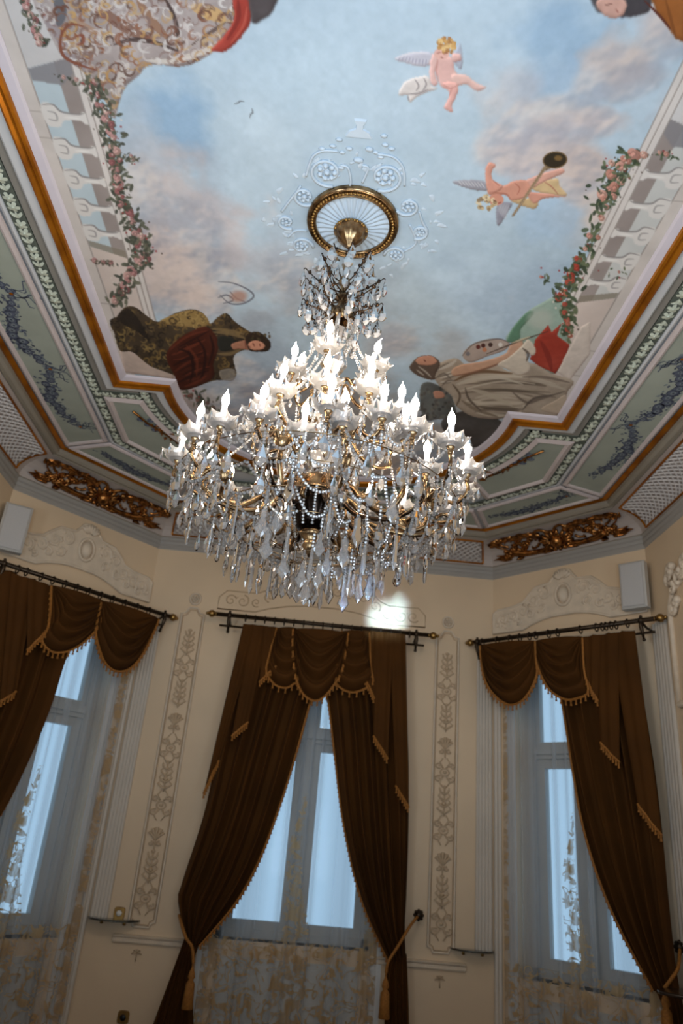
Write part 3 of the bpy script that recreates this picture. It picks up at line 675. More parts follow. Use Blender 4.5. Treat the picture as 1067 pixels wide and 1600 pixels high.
D = blur(D, 6); eb = blur(eb[..., 0], 3)[..., None]; ccol = (1-eb)*C(166, 168, 180)+eb*C(218, 206, 200); ccol = ccol+((NC-.5)*26)[..., None]*C(1, .2, -.2)
IMG = IMG*(1-.62*D[..., None])+ccol*.62*D[..., None]
IMG += ((N2-.5)*20+(N3-.5)*12)[..., None]*C(1, 1, 1)
def in_ceil(pts): return [proj((x, y, H)) for x, y in pts]
# ---- painted balustrades along both long sides
def balustrade(sg):
    Y0, Y1 = -1.1, 1.45; q = lambda L: in_ceil([(sg*x, y) for x, y in L])
    st, sh = (212, 204, 198), (150, 140, 134)
    fill(q([(1.40, Y0), (1.40, Y1), (1.27, Y1), (1.27, Y0)]), st, 1, 1, False, 16)
    fill(q([(1.27, Y0), (1.27, .80), (1.10, .80), (1.10, Y0)]), (190, 206, 214) if sg < 0 else (204, 206, 204), 1, 1, False, 10)
    fill(q([(1.165, Y0), (1.165, .62), (1.10, .62), (1.10, Y0)]), (156, 146, 142), 1, 1, False, 14)
    fill(q([(1.27, -.60), (1.27, -1.05), (1.10, -1.05), (1.10, -.66)]), (206, 204, 204), 1, 1, False, 16)
    fill(q([(1.27, -.60), (1.10, -.66), (1.10, -.60), (1.16, -.545), (1.27, -.555)]), (138, 136, 140), .9, 1, False)
    fill(q([(1.27, .30), (1.27, 1.02), (1.08, 1.02), (1.08, .36)]), (212, 198, 190), 1, 1, False, 14)
    fill(q([(1.27, .30), (1.10, .36), (1.10, .31), (1.27, .26)]), (140, 132, 118), .8, 1, False)
    fill(q([(1.10, Y0), (1.10, 1.02), (1.045, 1.02), (1.045, Y0)]), (216, 210, 206), 1, 1, False, 10)
    for x in (1.272, 1.10, 1.072, 1.046): stroke(q([(x, Y0), (x, 1.0)]), 1.6, sh, .8, False, False)
    for y in (-.42, -.30, .72, .95): stroke(q([(1.272, y), (1.33, y)]), 1.2, sh, .6, False, False)
    for k in range(6):
        y = -.41+.155*k
        if y > .28: break
        fill(q([(1.27, y-.045), (1.22, y-.05), (1.195, y-.018), (1.13, y-.014), (1.115, y-.026), (1.10, y-.02), (1.10, y+.022), (1.115, y+.026), (1.13, y+.014), (1.195, y+.02), (1.22, y+.05), (1.27, y+.045)]), (222, 218, 214), 1)
        stroke(q([(1.265, y-.042), (1.22, y-.048), (1.195, y-.02), (1.13, y-.016), (1.105, y-.024)]), 2.6, (140, 136, 136), .8)
        stroke(q([(1.255, y+.02), (1.225, y+.022), (1.222, y-.01), (1.25, y-.016)]), 2.4, (150, 146, 146), .7)
        stroke(q([(1.19, y+.004), (1.13, y+.003)]), 2.0, (240, 238, 234), .8)
balustrade(-1); balustrade(1)
def folds(sl, m, P, Q, n, dark, light, w=(2, 6), bend=.12):
    """painted cloth folds running from edge P to edge Q, kept inside a filled shape"""
    keep = IMG[sl].copy()
    for k in range(n):
        t = (k+RP.uniform(.1, .9))/n; a, b = interp(P, t), interp(Q, min(1, max(0, t+RP.uniform(-.12, .12)))); d = b-a; nn = np.array((-d[1], d[0]))*RP.uniform(-bend, bend)
        s0, s1 = RP.uniform(0, .3), RP.uniform(.6, 1); pts = [tuple(a+d*q+nn*math.sin(PI*q)) for q in np.linspace(s0, s1, 5)]
        stroke(pts, RP.uniform(*w), dark if k % 2 else light, RP.uniform(.45, .85))
    IMG[sl] = IMG[sl]*m[..., None]+keep*(1-m[..., None])
def curls(sl, m, n, cols, wr=(1.2, 3.0), size=(6, 16)):
    """brocade strokes kept inside a filled shape"""
    ii, jj = np.nonzero(m > .6)
    if not len(ii): return
    keep = IMG[sl].copy()
    for _ in range(n):
        k = RP.randrange(len(ii)); x, y = PU[sl][ii[k], jj[k]], PV[sl][ii[k], jj[k]]; a = RP.uniform(0, 6.28); r = RP.uniform(*size); sg = RP.choice((-1, 1))
        P = [(x+r*(1-t*.8)*math.cos(a+sg*4.2*t), y+r*(1-t*.8)*math.sin(a+sg*4.2*t)) for t in np.linspace(0, 1, 7)]
        stroke(P, RP.uniform(*wr), RP.choice(cols), RP.uniform(.5, .9))
    IMG[sl] = keep*(1-m[..., None])+IMG[sl]*m[..., None]
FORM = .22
# ---- brocade figure at the upper left
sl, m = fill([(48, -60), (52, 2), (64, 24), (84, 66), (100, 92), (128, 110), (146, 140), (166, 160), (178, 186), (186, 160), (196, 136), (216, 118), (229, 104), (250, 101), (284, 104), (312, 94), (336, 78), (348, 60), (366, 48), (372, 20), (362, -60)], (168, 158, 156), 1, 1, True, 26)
for P, w, c in (([(60, 0), (75, 30), (95, 60), (110, 90), (140, 108)], 16, (156, 146, 150)), ([(85, -10), (95, 15), (92, 40)], 18, (98, 100, 108)), ([(150, 0), (170, 25), (205, 48), (240, 66)], 16, (132, 98, 84)), ([(215, 0), (235, 30), (262, 60)], 14, (146, 110, 88)), ([(178, 70), (205, 62), (240, 66), (278, 80)], 7, (72, 58, 56)), ([(256, -6), (272, 26), (279, 60), (277, 78)], 6, (62, 50, 48)), ([(300, 70), (330, 50), (352, 35)], 6, (96, 78, 72)), ([(280, 90), (320, 80), (340, 66)], 9, (206, 198, 190)), ([(300, 10), (330, 20), (350, 30)], 22, (202, 164, 110)), ([(230, 95), (270, 96), (300, 90)], 8, (214, 208, 200)), ([(200, 100), (190, 120), (182, 150)], 14, (206, 200, 194)), ([(110, 20), (130, 40), (170, 60)], 10, (170, 140, 120))): stroke(P, w, c, .85)
curls(sl, m, 420, ((186, 146, 96), (140, 92, 70), (112, 76, 62), (200, 192, 190), (196, 160, 106), (134, 112, 106), (96, 74, 66), (212, 208, 206)), (1.8, 5.2), (6, 17))
stroke([(132, 42), (112, 38), (98, 50), (94, 72), (102, 90), (126, 102), (152, 110)], 4.5, (134, 82, 64), .95); stroke([(118, 58), (128, 55), (130, 66), (120, 70)], 5, (140, 84, 66), .9)
fill([(358, -40), (392, -40), (393, 26), (385, 46), (370, 66), (352, 80), (338, 81), (330, 78), (350, 56), (363, 36), (366, 18)], (160, 66, 56), 1, 1, True, 18); stroke([(372, 0), (372, 30), (355, 62)], 7, (120, 44, 40), .7); stroke([(386, 10), (380, 40), (360, 68)], 4, (186, 92, 78), .7)
fill([(388, -40), (440, -40), (428, 14), (411, 30), (396, 37), (391, 20)], (88, 82, 84), 1, 2, True, 26)
# ---- bearded head and brown drape, upper right
fill([(918, -40), (930, 14), (948, 21), (975, 27), (1000, 23), (1016, 12), (1012, -40)], (78, 74, 78), 1, 2, True, 22)
fill([(930, 6), (944, -6), (968, -8), (979, 6), (976, 20), (964, 28), (946, 25)], (202, 160, 146), 1, 1); stroke([(945, 8), (956, 6)], 2, (120, 84, 76), .8); stroke([(962, 14), (966, 20)], 2.5, (160, 104, 96), .8)
fill([(1002, -40), (1110, -40), (1110, 80), (1056, 61), (1046, 46), (1026, 20)], (156, 96, 48), 1, 1, False, 18); stroke([(1006, 0), (1030, 24), (1048, 46)], 4, (88, 44, 34), .9); stroke([(1040, 0), (1056, 60)], 5, (120, 70, 34), .7)
# ---- first winged child
fl, fs = (218, 178, 172), (196, 142, 134)
fill([(616, 92), (640, 82), (672, 82), (677, 96), (664, 104), (646, 102), (630, 97)], (196, 194, 206), .95)
for k in range(9): stroke([(626+5*k, 88+k*.6), (622+5.4*k, 95+k*.9)], 1.5, (146, 146, 166), .7)
stroke([(617, 92), (642, 83), (670, 83)], 2, (226, 222, 226), .8)
fill([(718, 68), (723, 90), (721, 108), (711, 100), (708, 88)], (170, 176, 192), .9)
fill([(623, 148), (630, 130), (645, 122), (668, 119), (674, 134), (684, 138), (665, 145), (650, 152), (640, 160), (637, 149)], (214, 208, 206), 1)
for P in ([(636, 147), (652, 146), (668, 140)], [(648, 124), (654, 134), (650, 142)], [(662, 122), (666, 132), (660, 142)], [(637, 150), (639, 158)]): stroke(P, 2.4, (138, 132, 134), .75)
fill([(676, 88), (690, 88), (707, 91), (710, 108), (715, 121), (706, 136), (690, 136), (684, 120), (678, 105)], fl, 1)
fill([(705, 117), (725, 116), (741, 127), (752, 133), (759, 136), (750, 142), (742, 141), (728, 132), (711, 134)], (222, 186, 178), 1)
fill([(690, 130), (714, 130), (713, 150), (706, 164), (707, 175), (694, 169), (698, 158), (702, 145)], (220, 172, 164), 1)
fill([(676, 84), (671, 104), (672, 126), (677, 134), (684, 130), (680, 115), (684, 94)], (222, 184, 178), 1)
for P in ([(684, 94), (682, 112), (685, 128)], [(692, 132), (704, 138), (716, 132)], [(706, 136), (702, 150)]): stroke(P, 1.8, fs, .8)
fill([(706, 84), (718, 84), (720, 94), (708, 96)], fl, 1)
dot(690, 84, 12, (222, 178, 168), 1, 9)
for k in range(46): a = RP.uniform(0, 6.28); q = RP.uniform(0, 1)**.5; dot(698+15*q*math.cos(a), 71+12*q*math.sin(a), RP.uniform(2, 4), RP.choice(((206, 164, 104), (190, 142, 82), (224, 190, 134), (170, 122, 76))), .9)
for P in ([(683, 83), (688, 82)], [(693, 84), (698, 83)], [(688, 89), (692, 90)]): stroke(P, 1.6, (140, 86, 78), .8)
# ---- second winged child with a horn
fill([(706, 284), (730, 281), (756, 283), (764, 296), (747, 298), (726, 293)], (150, 150, 160), .95); fill([(779, 317), (800, 317), (794, 330), (779, 353), (775, 336)], (140, 140, 152), .95)
for k in range(8): stroke([(716+5*k, 283+k*.3), (722+5*k, 289+k*.6)], 1.4, (206, 206, 212), .8); stroke([(781+2*k, 319), (778+1.6*k, 330+2*k)], 1.3, (196, 196, 204), .6)
f2, f2s = (206, 150, 130), (168, 104, 88)
fill([(832, 288), (869, 279), (874, 290), (885, 306), (850, 302), (834, 297)], (206, 180, 138), 1); fill([(798, 312), (838, 311), (836, 326), (812, 320)], (196, 170, 128), 1)
fill([(816, 285), (842, 273), (861, 267), (877, 263), (882, 269), (866, 277), (850, 284), (828, 295)], (214, 164, 148), 1); fill([(824, 301), (850, 302), (878, 306), (888, 307), (850, 310), (834, 318)], (206, 150, 132), 1)
fill([(764, 292), (785, 291), (802, 283), (820, 282), (829, 293), (826, 304), (814, 311), (798, 313), (790, 305), (764, 304)], f2, 1)
fill([(764, 302), (758, 270), (764, 254), (774, 258), (768, 268), (770, 281), (786, 292)], (208, 152, 134), 1)
for P in ([(770, 301), (790, 303), (798, 312)], [(804, 286), (812, 294), (808, 304)], [(770, 282), (780, 290)], [(850, 284), (862, 292), (872, 304)]): stroke(P, 1.8, f2s, .7)
dot(775, 312, 12, (204, 146, 126), 1, 9)
for k in range(36): a = RP.uniform(0, 6.28); q = RP.uniform(0, 1)**.5; dot(760+14*q*math.cos(a), 317+11*q*math.sin(a), RP.uniform(2, 3.6), RP.choice(((206, 186, 148), (182, 158, 118), (222, 206, 172), (146, 124, 96))), .9)
stroke([(770, 312), (775, 315)], 1.6, (110, 64, 56), .8); stroke([(778, 318), (783, 316)], 1.6, (130, 60, 56), .8)
fill([(799, 337), (802, 339), (850, 268), (862, 262), (851, 258)], (136, 116, 92), 1, 1, False); stroke([(801, 338), (852, 264)], 1.4, (192, 172, 140), .7, False)
dot(867, 250, 19.5, (120, 98, 68), 1, 13.5, -.1); dot(867, 250, 17.5, (52, 44, 32), 1, 11.5, -.1); blob(872, 247, 6, 4, (150, 116, 66), .7)
# ---- dark-robed woman, left
L1 = lambda P: [(160+x/3.811, 440+y/3.811) for x, y in P]
rb = [(45, 235), (90, 205), (130, 155), (190, 150), (260, 200), (330, 240), (430, 190), (530, 165), (600, 190), (640, 250), (690, 210), (740, 190), (790, 240), (880, 300), (940, 330), (960, 400), (880, 400), (810, 420), (780, 460), (795, 560), (720, 585), (660, 590), (560, 625), (470, 645), (440, 570), (380, 540), (280, 500), (180, 420), (105, 410), (70, 310)]
fill(L1([(100, 410), (180, 400), (300, 490), (430, 560), (420, 580), (130, 540)]), (206, 186, 174), 1, 1, False, 10)
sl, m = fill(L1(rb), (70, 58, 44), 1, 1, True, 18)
curls(sl, m, 320, ((122, 98, 58), (96, 78, 50), (46, 40, 34), (140, 114, 66), (36, 32, 30), (150, 126, 78)), (1.4, 3.8), (3, 9))
sl2, m2 = fill(L1([(340, 240), (430, 195), (530, 170), (605, 195), (635, 255), (560, 275), (450, 265)]), (150, 124, 76), 1, 1, True, 14); curls(sl2, m2, 26, ((88, 70, 46), (64, 52, 38), (178, 152, 96)), (1, 2.4), (3, 8))
fill(L1([(90, 205), (150, 160), (220, 230), (280, 350), (210, 300), (120, 250)]), (42, 36, 32), .8)
_f = fill(L1([(380, 450), (420, 370), (520, 300), (620, 270), (680, 330), (690, 400), (660, 490), (665, 560), (600, 610), (470, 645), (430, 560)]), (74, 34, 23), 1, 1, True, 12); folds(*_f, L1([(400, 400), (440, 620)]), L1([(640, 290), (650, 560)]), 16, (40, 18, 15), (112, 54, 36), (2.0, 5.0))
for P in ([(450, 400), (520, 430), (540, 520), (520, 600)], [(560, 330), (610, 420), (600, 540), (570, 600)], [(640, 320), (660, 400), (630, 500)]): stroke(L1(P), 4, (38, 18, 16), .8)
for P in ([(500, 380), (560, 460), (560, 560)], [(620, 560), (560, 600), (490, 625)]): stroke(L1(P), 4, (110, 52, 34), .7)
fill(L1([(690, 330), (760, 330), (790, 350), (780, 400), (700, 410)]), (44, 44, 40), 1); fill(L1([(700, 530), (780, 520), (795, 560), (770, 590), (710, 580)]), (150, 144, 136), .8)
for P in ([(650, 280), (740, 290), (840, 310)], [(690, 430), (760, 430), (830, 400)], [(660, 300), (760, 310), (860, 340)]): stroke(L1(P), 5, (128, 108, 76), .85)
fill(L1([(770, 372), (840, 350), (880, 350), (880, 404), (820, 400), (780, 404)]), (170, 120, 98), 1)
fill(L1([(850, 330), (880, 305), (930, 300), (985, 340), (1004, 376), (985, 412), (930, 418), (880, 412), (860, 380)]), (50, 38, 30), 1)
fill(L1([(868, 372), (890, 354), (925, 352), (958, 366), (968, 386), (950, 404), (905, 408), (876, 396)]), (206, 148, 122), 1)
for k in range(26): dot(*L1([(RP.uniform(870, 1000), RP.uniform(300, 345))])[0], RP.uniform(1, 2.4), RP.choice(((70, 66, 44), (44, 36, 30), (86, 72, 48))), .8)
for P in ([(895, 365), (905, 385)], [(935, 370), (940, 385)], [(870, 385), (880, 392)], [(850, 350), (855, 400)]): stroke(L1(P), 1.8, (110, 60, 50), .8)
for P in ([(690, 0), (780, 10), (870, 50), (900, 90), (840, 130), (760, 130), (700, 80)], [(690, 95), (740, 80), (780, 110), (720, 130)], [(760, 60), (800, 100), (850, 120)]): stroke(L1(P), 2.2, (90, 92, 104), .8)
blob(*L1([(810, 90)])[0], 14, 10, (178, 136, 120), .8)
# ---- lady painter, right, with palette and globe
L2 = lambda P: [(620+x/3.557, 460+y/3.557) for x, y in P]
fill(L2([(610, 260), (640, 190), (720, 100), (820, 40), (900, 10), (960, 120), (930, 330), (880, 440), (800, 400), (740, 300)]), (150, 172, 160), 1, 1, True, 14)
fill(L2([(612, 262), (650, 180), (730, 95), (760, 110), (690, 190), (680, 250)]), (86, 124, 100), .9, 2); blob(*L2([(800, 140)])[0], 20, 16, (178, 186, 176), .8)
fill(L2([(770, 250), (840, 170), (860, 210), (915, 160), (890, 230), (960, 280), (930, 380), (880, 440), (790, 400), (740, 360)]), (158, 62, 48), 1, 1, False, 16); stroke(L2([(800, 260), (840, 340), (860, 420)]), 8, (120, 42, 36), .6)
fill(L2([(890, 430), (1020, 180), (1075, 150), (1075, 330), (960, 480)]), (212, 200, 190), 1, 1, False, 12)
fill(L2([(130, 520), (190, 490), (300, 560), (330, 700), (250, 690), (150, 690)]), (88, 88, 84), .9, 2, True, 26); fill(L2([(250, 700), (420, 640), (560, 690), (600, 780), (430, 850), (300, 800)]), (66, 60, 56), .9, 2, True, 20)
for k in range(60): x, y = L2([(RP.uniform(130, 320), RP.uniform(520, 690))])[0]; dot(x, y, RP.uniform(1.5, 3.4), RP.choice(((60, 58, 56), (120, 116, 108), (88, 84, 78))), .7)
fill(L2([(365, 340), (400, 290), (480, 255), (560, 248), (625, 270), (600, 310), (500, 345), (410, 378)]), (172, 156, 146), 1); stroke(L2([(365, 340), (430, 275), (560, 248), (625, 270)]), 2, (96, 84, 78), .8)
for x, y, c in ((452, 292, (90, 40, 34)), (480, 284, (70, 34, 30)), (520, 280, (60, 40, 36)), (488, 308, (190, 124, 90)), (575, 280, (220, 214, 206)), (395, 330, (120, 116, 120))): dot(*L2([(x, y)])[0], 3.4, c, .95)
rb = [(190, 420), (240, 380), (330, 355), (400, 400), (520, 380), (640, 430), (740, 380), (860, 440), (980, 480), (950, 540), (930, 600), (880, 680), (700, 660), (580, 690), (480, 690), (400, 670), (330, 620), (300, 560), (230, 500)]
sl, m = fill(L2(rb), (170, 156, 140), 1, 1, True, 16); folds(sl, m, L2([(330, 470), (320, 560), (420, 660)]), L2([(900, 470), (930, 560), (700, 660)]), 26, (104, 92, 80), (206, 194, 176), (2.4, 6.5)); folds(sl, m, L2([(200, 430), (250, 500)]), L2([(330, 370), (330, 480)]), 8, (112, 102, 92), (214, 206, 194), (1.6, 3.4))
for P, w, c in (([(330, 500), (420, 470), (560, 460), (700, 500)], 8, (196, 186, 170)), ([(420, 530), (520, 560), (640, 620)], 12, (190, 178, 160)), ([(360, 590), (440, 640), (560, 680)], 9, (128, 114, 98)), ([(380, 520), (400, 580), (470, 650)], 6, (92, 80, 70)), ([(640, 540), (720, 600), (800, 580), (930, 540)], 7, (110, 98, 88)), ([(700, 640), (760, 580), (860, 560)], 6, (90, 80, 74)), ([(740, 470), (850, 500), (940, 530)], 8, (188, 176, 160)), ([(700, 460), (820, 460), (960, 490)], 7, (120, 106, 96)), ([(310, 500), (350, 560), (330, 620)], 6, (96, 82, 68)), ([(320, 480), (450, 430), (640, 440)], 9, (104, 76, 52)), ([(230, 420), (300, 390), (330, 360)], 8, (200, 190, 178)), ([(210, 470), (260, 440), (300, 470)], 5, (112, 102, 94)), ([(250, 510), (280, 480), (320, 480)], 4, (104, 92, 82))): stroke(L2(P), w*.55, c, .8)
fill(L2([(305, 420), (360, 390), (480, 370), (600, 330), (630, 280), (690, 255), (700, 290), (660, 330), (560, 390), (420, 435), (320, 455)]), (198, 158, 132), 1); stroke(L2([(320, 452), (430, 432), (560, 388), (655, 330)]), 2.4, (130, 92, 74), .8)
fill(L2([(560, 390), (620, 350), (690, 290), (730, 250), (770, 300), (760, 340), (720, 330), (740, 420), (680, 450), (620, 420)]), (206, 194, 178), 1); stroke(L2([(700, 300), (730, 330), (720, 370)]), 4, (96, 84, 76), .8)
stroke(L2([(500, 330), (680, 260), (840, 205)]), 1.8, (70, 54, 44), .9, False); stroke(L2([(640, 270), (740, 235)]), 3, (206, 190, 160), .8, False)
fill(L2([(70, 408), (84, 380), (112, 352), (150, 340), (205, 345), (240, 385), (215, 440), (205, 475), (140, 462), (92, 436)]), (96, 80, 70), 1); fill(L2([(104, 366), (136, 345), (196, 344), (224, 372), (196, 392), (150, 394), (118, 388)]), (196, 144, 120), 1)
for P in ([(120, 400), (160, 430), (190, 460)], [(110, 420), (150, 450)]): stroke(L2(P), 2.5, (196, 188, 176), .7)
stroke(L2([(150, 365), (160, 372)]), 1.6, (90, 50, 44), .9); fill(L2([(205, 540), (250, 540), (265, 570), (215, 578)]), (196, 140, 116), .9); fill(L2([(800, 640), (880, 590), (940, 560), (920, 660)]), (196, 178, 158), .9)
stroke([(608, 628), (603, 635), (606, 642)], 8, (150, 104, 80), .8)
# ---- painted roses and leaves
def roses(path, n, spread, cols, greens, rs, leaf=1.0):
    P = crom(path, 8)
    for k in range(int(n*5.0)):
        q = interp(P, RP.random()); x, y = q[0]+RP.gauss(0, spread), q[1]+RP.gauss(0, spread*.8); a = RP.uniform(0, 3.14)
        dot(x, y, RP.uniform(4.2, 7.2)*leaf, RP.choice(greens), .92, RP.uniform(2, 3.2)*leaf, a)
    for k in range(n):
        q = interp(P, (k+RP.random()*.7)/n); x, y = q[0]+RP.gauss(0, spread*.55), q[1]+RP.gauss(0, spread*.5); r = RP.uniform(*rs); c = np.array(RP.choice(cols), float)
        dot(x, y, r, c*.82, 1); dot(x-.3*r, y-.3*r, r*.78, c, 1); dot(x, y, r*.45, c*1.08, .9)
        stroke([(x-.5*r, y), (x, y-.5*r), (x+.5*r, y), (x, y+.4*r)], 1.2, c*.6, .7)
    for k in range(int(n*1.6)):         # some leaves lie over the blossoms
        q = interp(P, RP.random()); dot(q[0]+RP.gauss(0, spread), q[1]+RP.gauss(0, spread*.8), RP.uniform(3.4, 5.6)*leaf, RP.choice(greens), .9, RP.uniform(1.7, 2.6)*leaf, RP.uniform(0, 3.14))
    for k in range(n*2):
        q = interp(P, RP.random()); dot(q[0]+RP.gauss(0, spread*1.6), q[1]+RP.gauss(0, spread*1.3), RP.uniform(1, 1.8), RP.choice(((224, 216, 204), (150, 60, 60), (96, 84, 76))), .8)
GL, GR_ = ((92, 96, 82), (78, 82, 70), (108, 108, 92), (70, 74, 66)), ((84, 98, 76), (70, 84, 62), (104, 114, 86), (58, 70, 54))
PKL, PKR = ((196, 152, 148), (184, 136, 134), (160, 106, 106), (204, 166, 158)), ((208, 154, 140), (198, 142, 126), (216, 170, 154))
roses([(38, -10), (48, 20), (58, 50), (70, 70)], 9, 5, PKL, GL, (4, 7))
roses([(142, 125), (152, 150), (166, 182), (172, 212), (182, 252), (186, 292), (202, 338), (212, 368), (226, 400), (206, 424), (192, 452), (184, 476)], 54, 8.0, PKL, GL, (3.2, 6.6))
roses([(86, 116), (110, 126), (140, 128)], 2, 3, PKL, GL, (2.5, 4), .6); roses([(200, 240), (214, 255)], 2, 3, PKL, GL, (2.5, 3.5), .6); roses([(146, 408), (180, 412)], 3, 3, PKL, GL, (3, 5), .6)
roses([(996, 236), (968, 262), (955, 290), (944, 316)], 17, 11, PKR, GR_, (5, 9)); roses([(944, 316), (932, 350), (924, 380), (908, 402)], 5, 7, PKR, GR_, (3, 5), 1.1)
roses([(908, 402), (894, 430), (884, 458), (872, 470)], 12, 7, ((190, 92, 74), (176, 74, 60), (206, 120, 96)), GR_, (4, 7)); roses([(886, 470), (888, 500), (884, 526)], 8, 6, ((196, 120, 100), (186, 92, 76)), GR_, (3, 5))
roses([(1030, 238), (1055, 244)], 2, 4, PKR, GR_, (3, 4.5), .7); roses([(845, 432), (862, 436)], 1, 4, PKR, GR_, (2, 3), .7); roses([(960, 425), (985, 432)], 1, 5, PKR, GR_, (2, 3), .5); roses([(296, 610), (330, 640), (345, 660)], 6, 9, ((150, 110, 100), (130, 100, 92)), GL, (2.5, 4), .8)
# ---- two birds
stroke([(366, 163), (373, 160), (375, 158), (381, 158)], 1.8, (90, 92, 98), .9, False); stroke([(390, 184), (392, 178), (395, 176), (394, 170)], 1.8, (96, 98, 104), .9, False)
# ---- mesh
IMG = np.clip(IMG*.94, 0, 255)/255; lin = np.where(IMG <= .04045, IMG/12.92, ((IMG+.055)/1.055)**2.4)
def fresco_mesh(name, X, Y, colr):
    ny, nx = X.shape; me = bpy.data.meshes.new(name); nv = nx*ny
    co = np.stack([X, Y, np.full_like(X, H)], -1).reshape(-1, 3).astype(np.float32)
    i, j = np.meshgrid(np.arange(ny-1), np.arange(nx-1), indexing='ij'); a = (i*nx+j).ravel()
    q = np.stack([a, a+nx, a+nx+1, a+1], -1).astype(np.int32); nf = len(q)
    me.vertices.add(nv); me.vertices.foreach_set('co', co.ravel()); me.loops.add(nf*4); me.loops.foreach_set('vertex_index', q.ravel())
    me.polygons.add(nf); me.polygons.foreach_set('loop_start', np.arange(nf, dtype=np.int32)*4)
    at = me.color_attributes.new('paint', 'FLOAT_COLOR', 'POINT'); at.data.foreach_set('color', np.c_[colr.reshape(-1, 3), np.ones(nv)].astype(np.float32).ravel())
    me.update(calc_edges=True); return me
M_FRESCO = mat('fresco_paint', (200, 210, 220), .75, bump=.03, bscale=120, spec=.2)
_nt = M_FRESCO.node_tree; _at = _nt.nodes.new('ShaderNodeVertexColor'); _at.layer_name = 'paint'; _nt.links.new(_at.outputs['Color'], _nt.nodes['Principled BSDF'].inputs['Base Color'])
me = fresco_mesh('fresco', GXX, GYY, lin); me.materials.append(M_FRESCO)
fo = place(me, 'fresco', CEIL); fo['label'] = 'painted sky with clouds, roses, balustrades and figures'
n2y = 60; Xb, Yb = np.meshgrid(gx[::10], np.linspace(-2.56, FY0, n2y)); w_ = ((Yb-FY0)/(-2.56-FY0))[..., None]
base = np.array(s2l((188, 206, 222)))*(1+.18*(fbm(Xb+9, Yb+9, 2.2, 77)-.5))[..., None]
me = fresco_mesh('fresco', Xb, Yb, np.clip(lin[0, ::10][None]*(1-np.clip(w_*4, 0, 1))+base*np.clip(w_*4, 0, 1), 0, 1)); me.materials.append(M_FRESCO); place(me, 'fresco', CEIL)
# ================================================================== CEILING ROSE
RCX, RCY = -.026, -.016
rose = empty('ceiling_rose', (RCX, RCY, H), 'round fluted ceiling rose with a beaded gilt ring above the chandelier', 'ceiling rose')
mb = MB(); n = 192; rows = []
for r, z in ((.166, .008), (.160, .010), (.13, .006), (.09, -.004), (.045, -.014)):
    rows.append([(r*math.cos(2*PI*k/n), r*math.sin(2*PI*k/n), z-.018-.009*abs(math.cos(16*2*PI*k/n))*min(1, (r-.03)/.06)) for k in range(n)])
mb.grid(rows, closed=True).build('fluted_dish', M_ROSEP, rose, True)
mb = MB(); prof = [(.203, .0), (.204, -.016), (.198, -.025), (.190, -.026), (.187, -.020), (.170, -.020), (.168, -.028), (.163, -.028), (.161, -.016)]
mb.grid([[(r*math.cos(2*PI*k/72), r*math.sin(2*PI*k/72), z) for k in range(72)] for r, z in prof], closed=True).build('gilt_ring', M_CHGOLD, rose, True)
bd = MB().ball((0, 0, 0), .0074, 8, 5).mesh('bead', M_BRASS, True)
for k in range(68): place(bd, 'bead', rose, (.178*math.cos(2*PI*k/68), .178*math.sin(2*PI*k/68), -.025))
def rel_spiral(px, py, rp, turns=1.6, a0=0, sg=1, petals=True):
    x, y = cl(px, py); x -= RCX; y -= RCY; k = rp*.0031
    MB().tube([(a, b, -.003) for a, b in spiral2(x, y, k, turns, a0, 30, sg)], [lerp(.008, .004, i/30) for i in range(31)], 6).build('scroll', M_ROSEP, rose, True)
    if petals:
        m = MB()
        for q in range(7): m.ball((x+math.cos(q*2*PI/7)*k*.42, y+math.sin(q*2*PI/7)*k*.42, -.002), k*.18, 6, 4)
        m.ball((x, y, -.004), k*.2, 6, 4); m.build('rosette', M_ROSEP, rose, True)
for a in ((511, 268, 24, 1.7, 1.2, 1), (602, 276, 24, 1.7, 1.9, -1), (476, 306, 18, 1.5, .4, 1), (637, 322, 17, 1.5, 2.6, -1), (472, 384, 17, 1.5, 0, -1), (618, 398, 17, 1.5, 3, 1), (448, 346, 14, 1.4, 1, 1), (655, 362, 14, 1.4, 2, -1)): rel_spiral(*a)
for px, py, rp in ((533, 262, 4), (560, 250, 6), (577, 233, 5), (546, 232, 4), (595, 245, 4), (520, 228, 4), (602, 226, 4), (530, 218, 4), (600, 212, 4), (535, 238, 3.5), (587, 238, 3.5), (503, 232, 4), (612, 232, 4)):
    x, y = cl(px, py); MB().ball((x-RCX, y-RCY, -.001), rp*.0031, 8, 4, sc=(1.2, .8, .5)).build('leaf', M_ROSEP, rose, True)
for L in (((540, 300), (548, 285), (544, 262), (532, 258)), ((566, 285), (575, 262), (566, 258)), ((478, 275), (488, 245), (505, 235), (528, 236)), ((632, 290), (630, 262), (615, 245), (590, 240)), ((440, 330), (455, 310), (470, 290)), ((655, 330), (660, 345), (668, 360)), ((450, 370), (462, 360), (480, 360)), ((640, 350), (650, 378), (632, 392))):
    c = crom(L, 6); MB().tube([(cl(*p)[0]-RCX, cl(*p)[1]-RCY, -.002) for p in c], .0055, 6).build('scroll', M_ROSEP, rose, True)
_r = random.Random(12)
for k in range(90):                     # low acanthus leaves filling the field between the scrolls
    a = _r.uniform(0, 2*PI); q = _r.uniform(.235, .36); x, y = q*1.12*math.cos(a), q*math.sin(a); L = _r.uniform(.022, .045); d = a+_r.uniform(-1.2, 1.2); m = MB(); rows = []
    for i in range(5):
        t = i/4; w = L*.36*math.sin(PI*min(.97, t*.94+.04)); cx, cy = x+math.cos(d+.5*t)*L*t, y+math.sin(d+.5*t)*L*t
        rows.append([(cx-math.sin(d)*w*j, cy+math.cos(d)*w*j, -.0005-.0045*(1-j*j)) for j in (-1, 0, 1)])
    m.grid(rows).build('acanthus_leaf', M_ROSEP, rose, True)
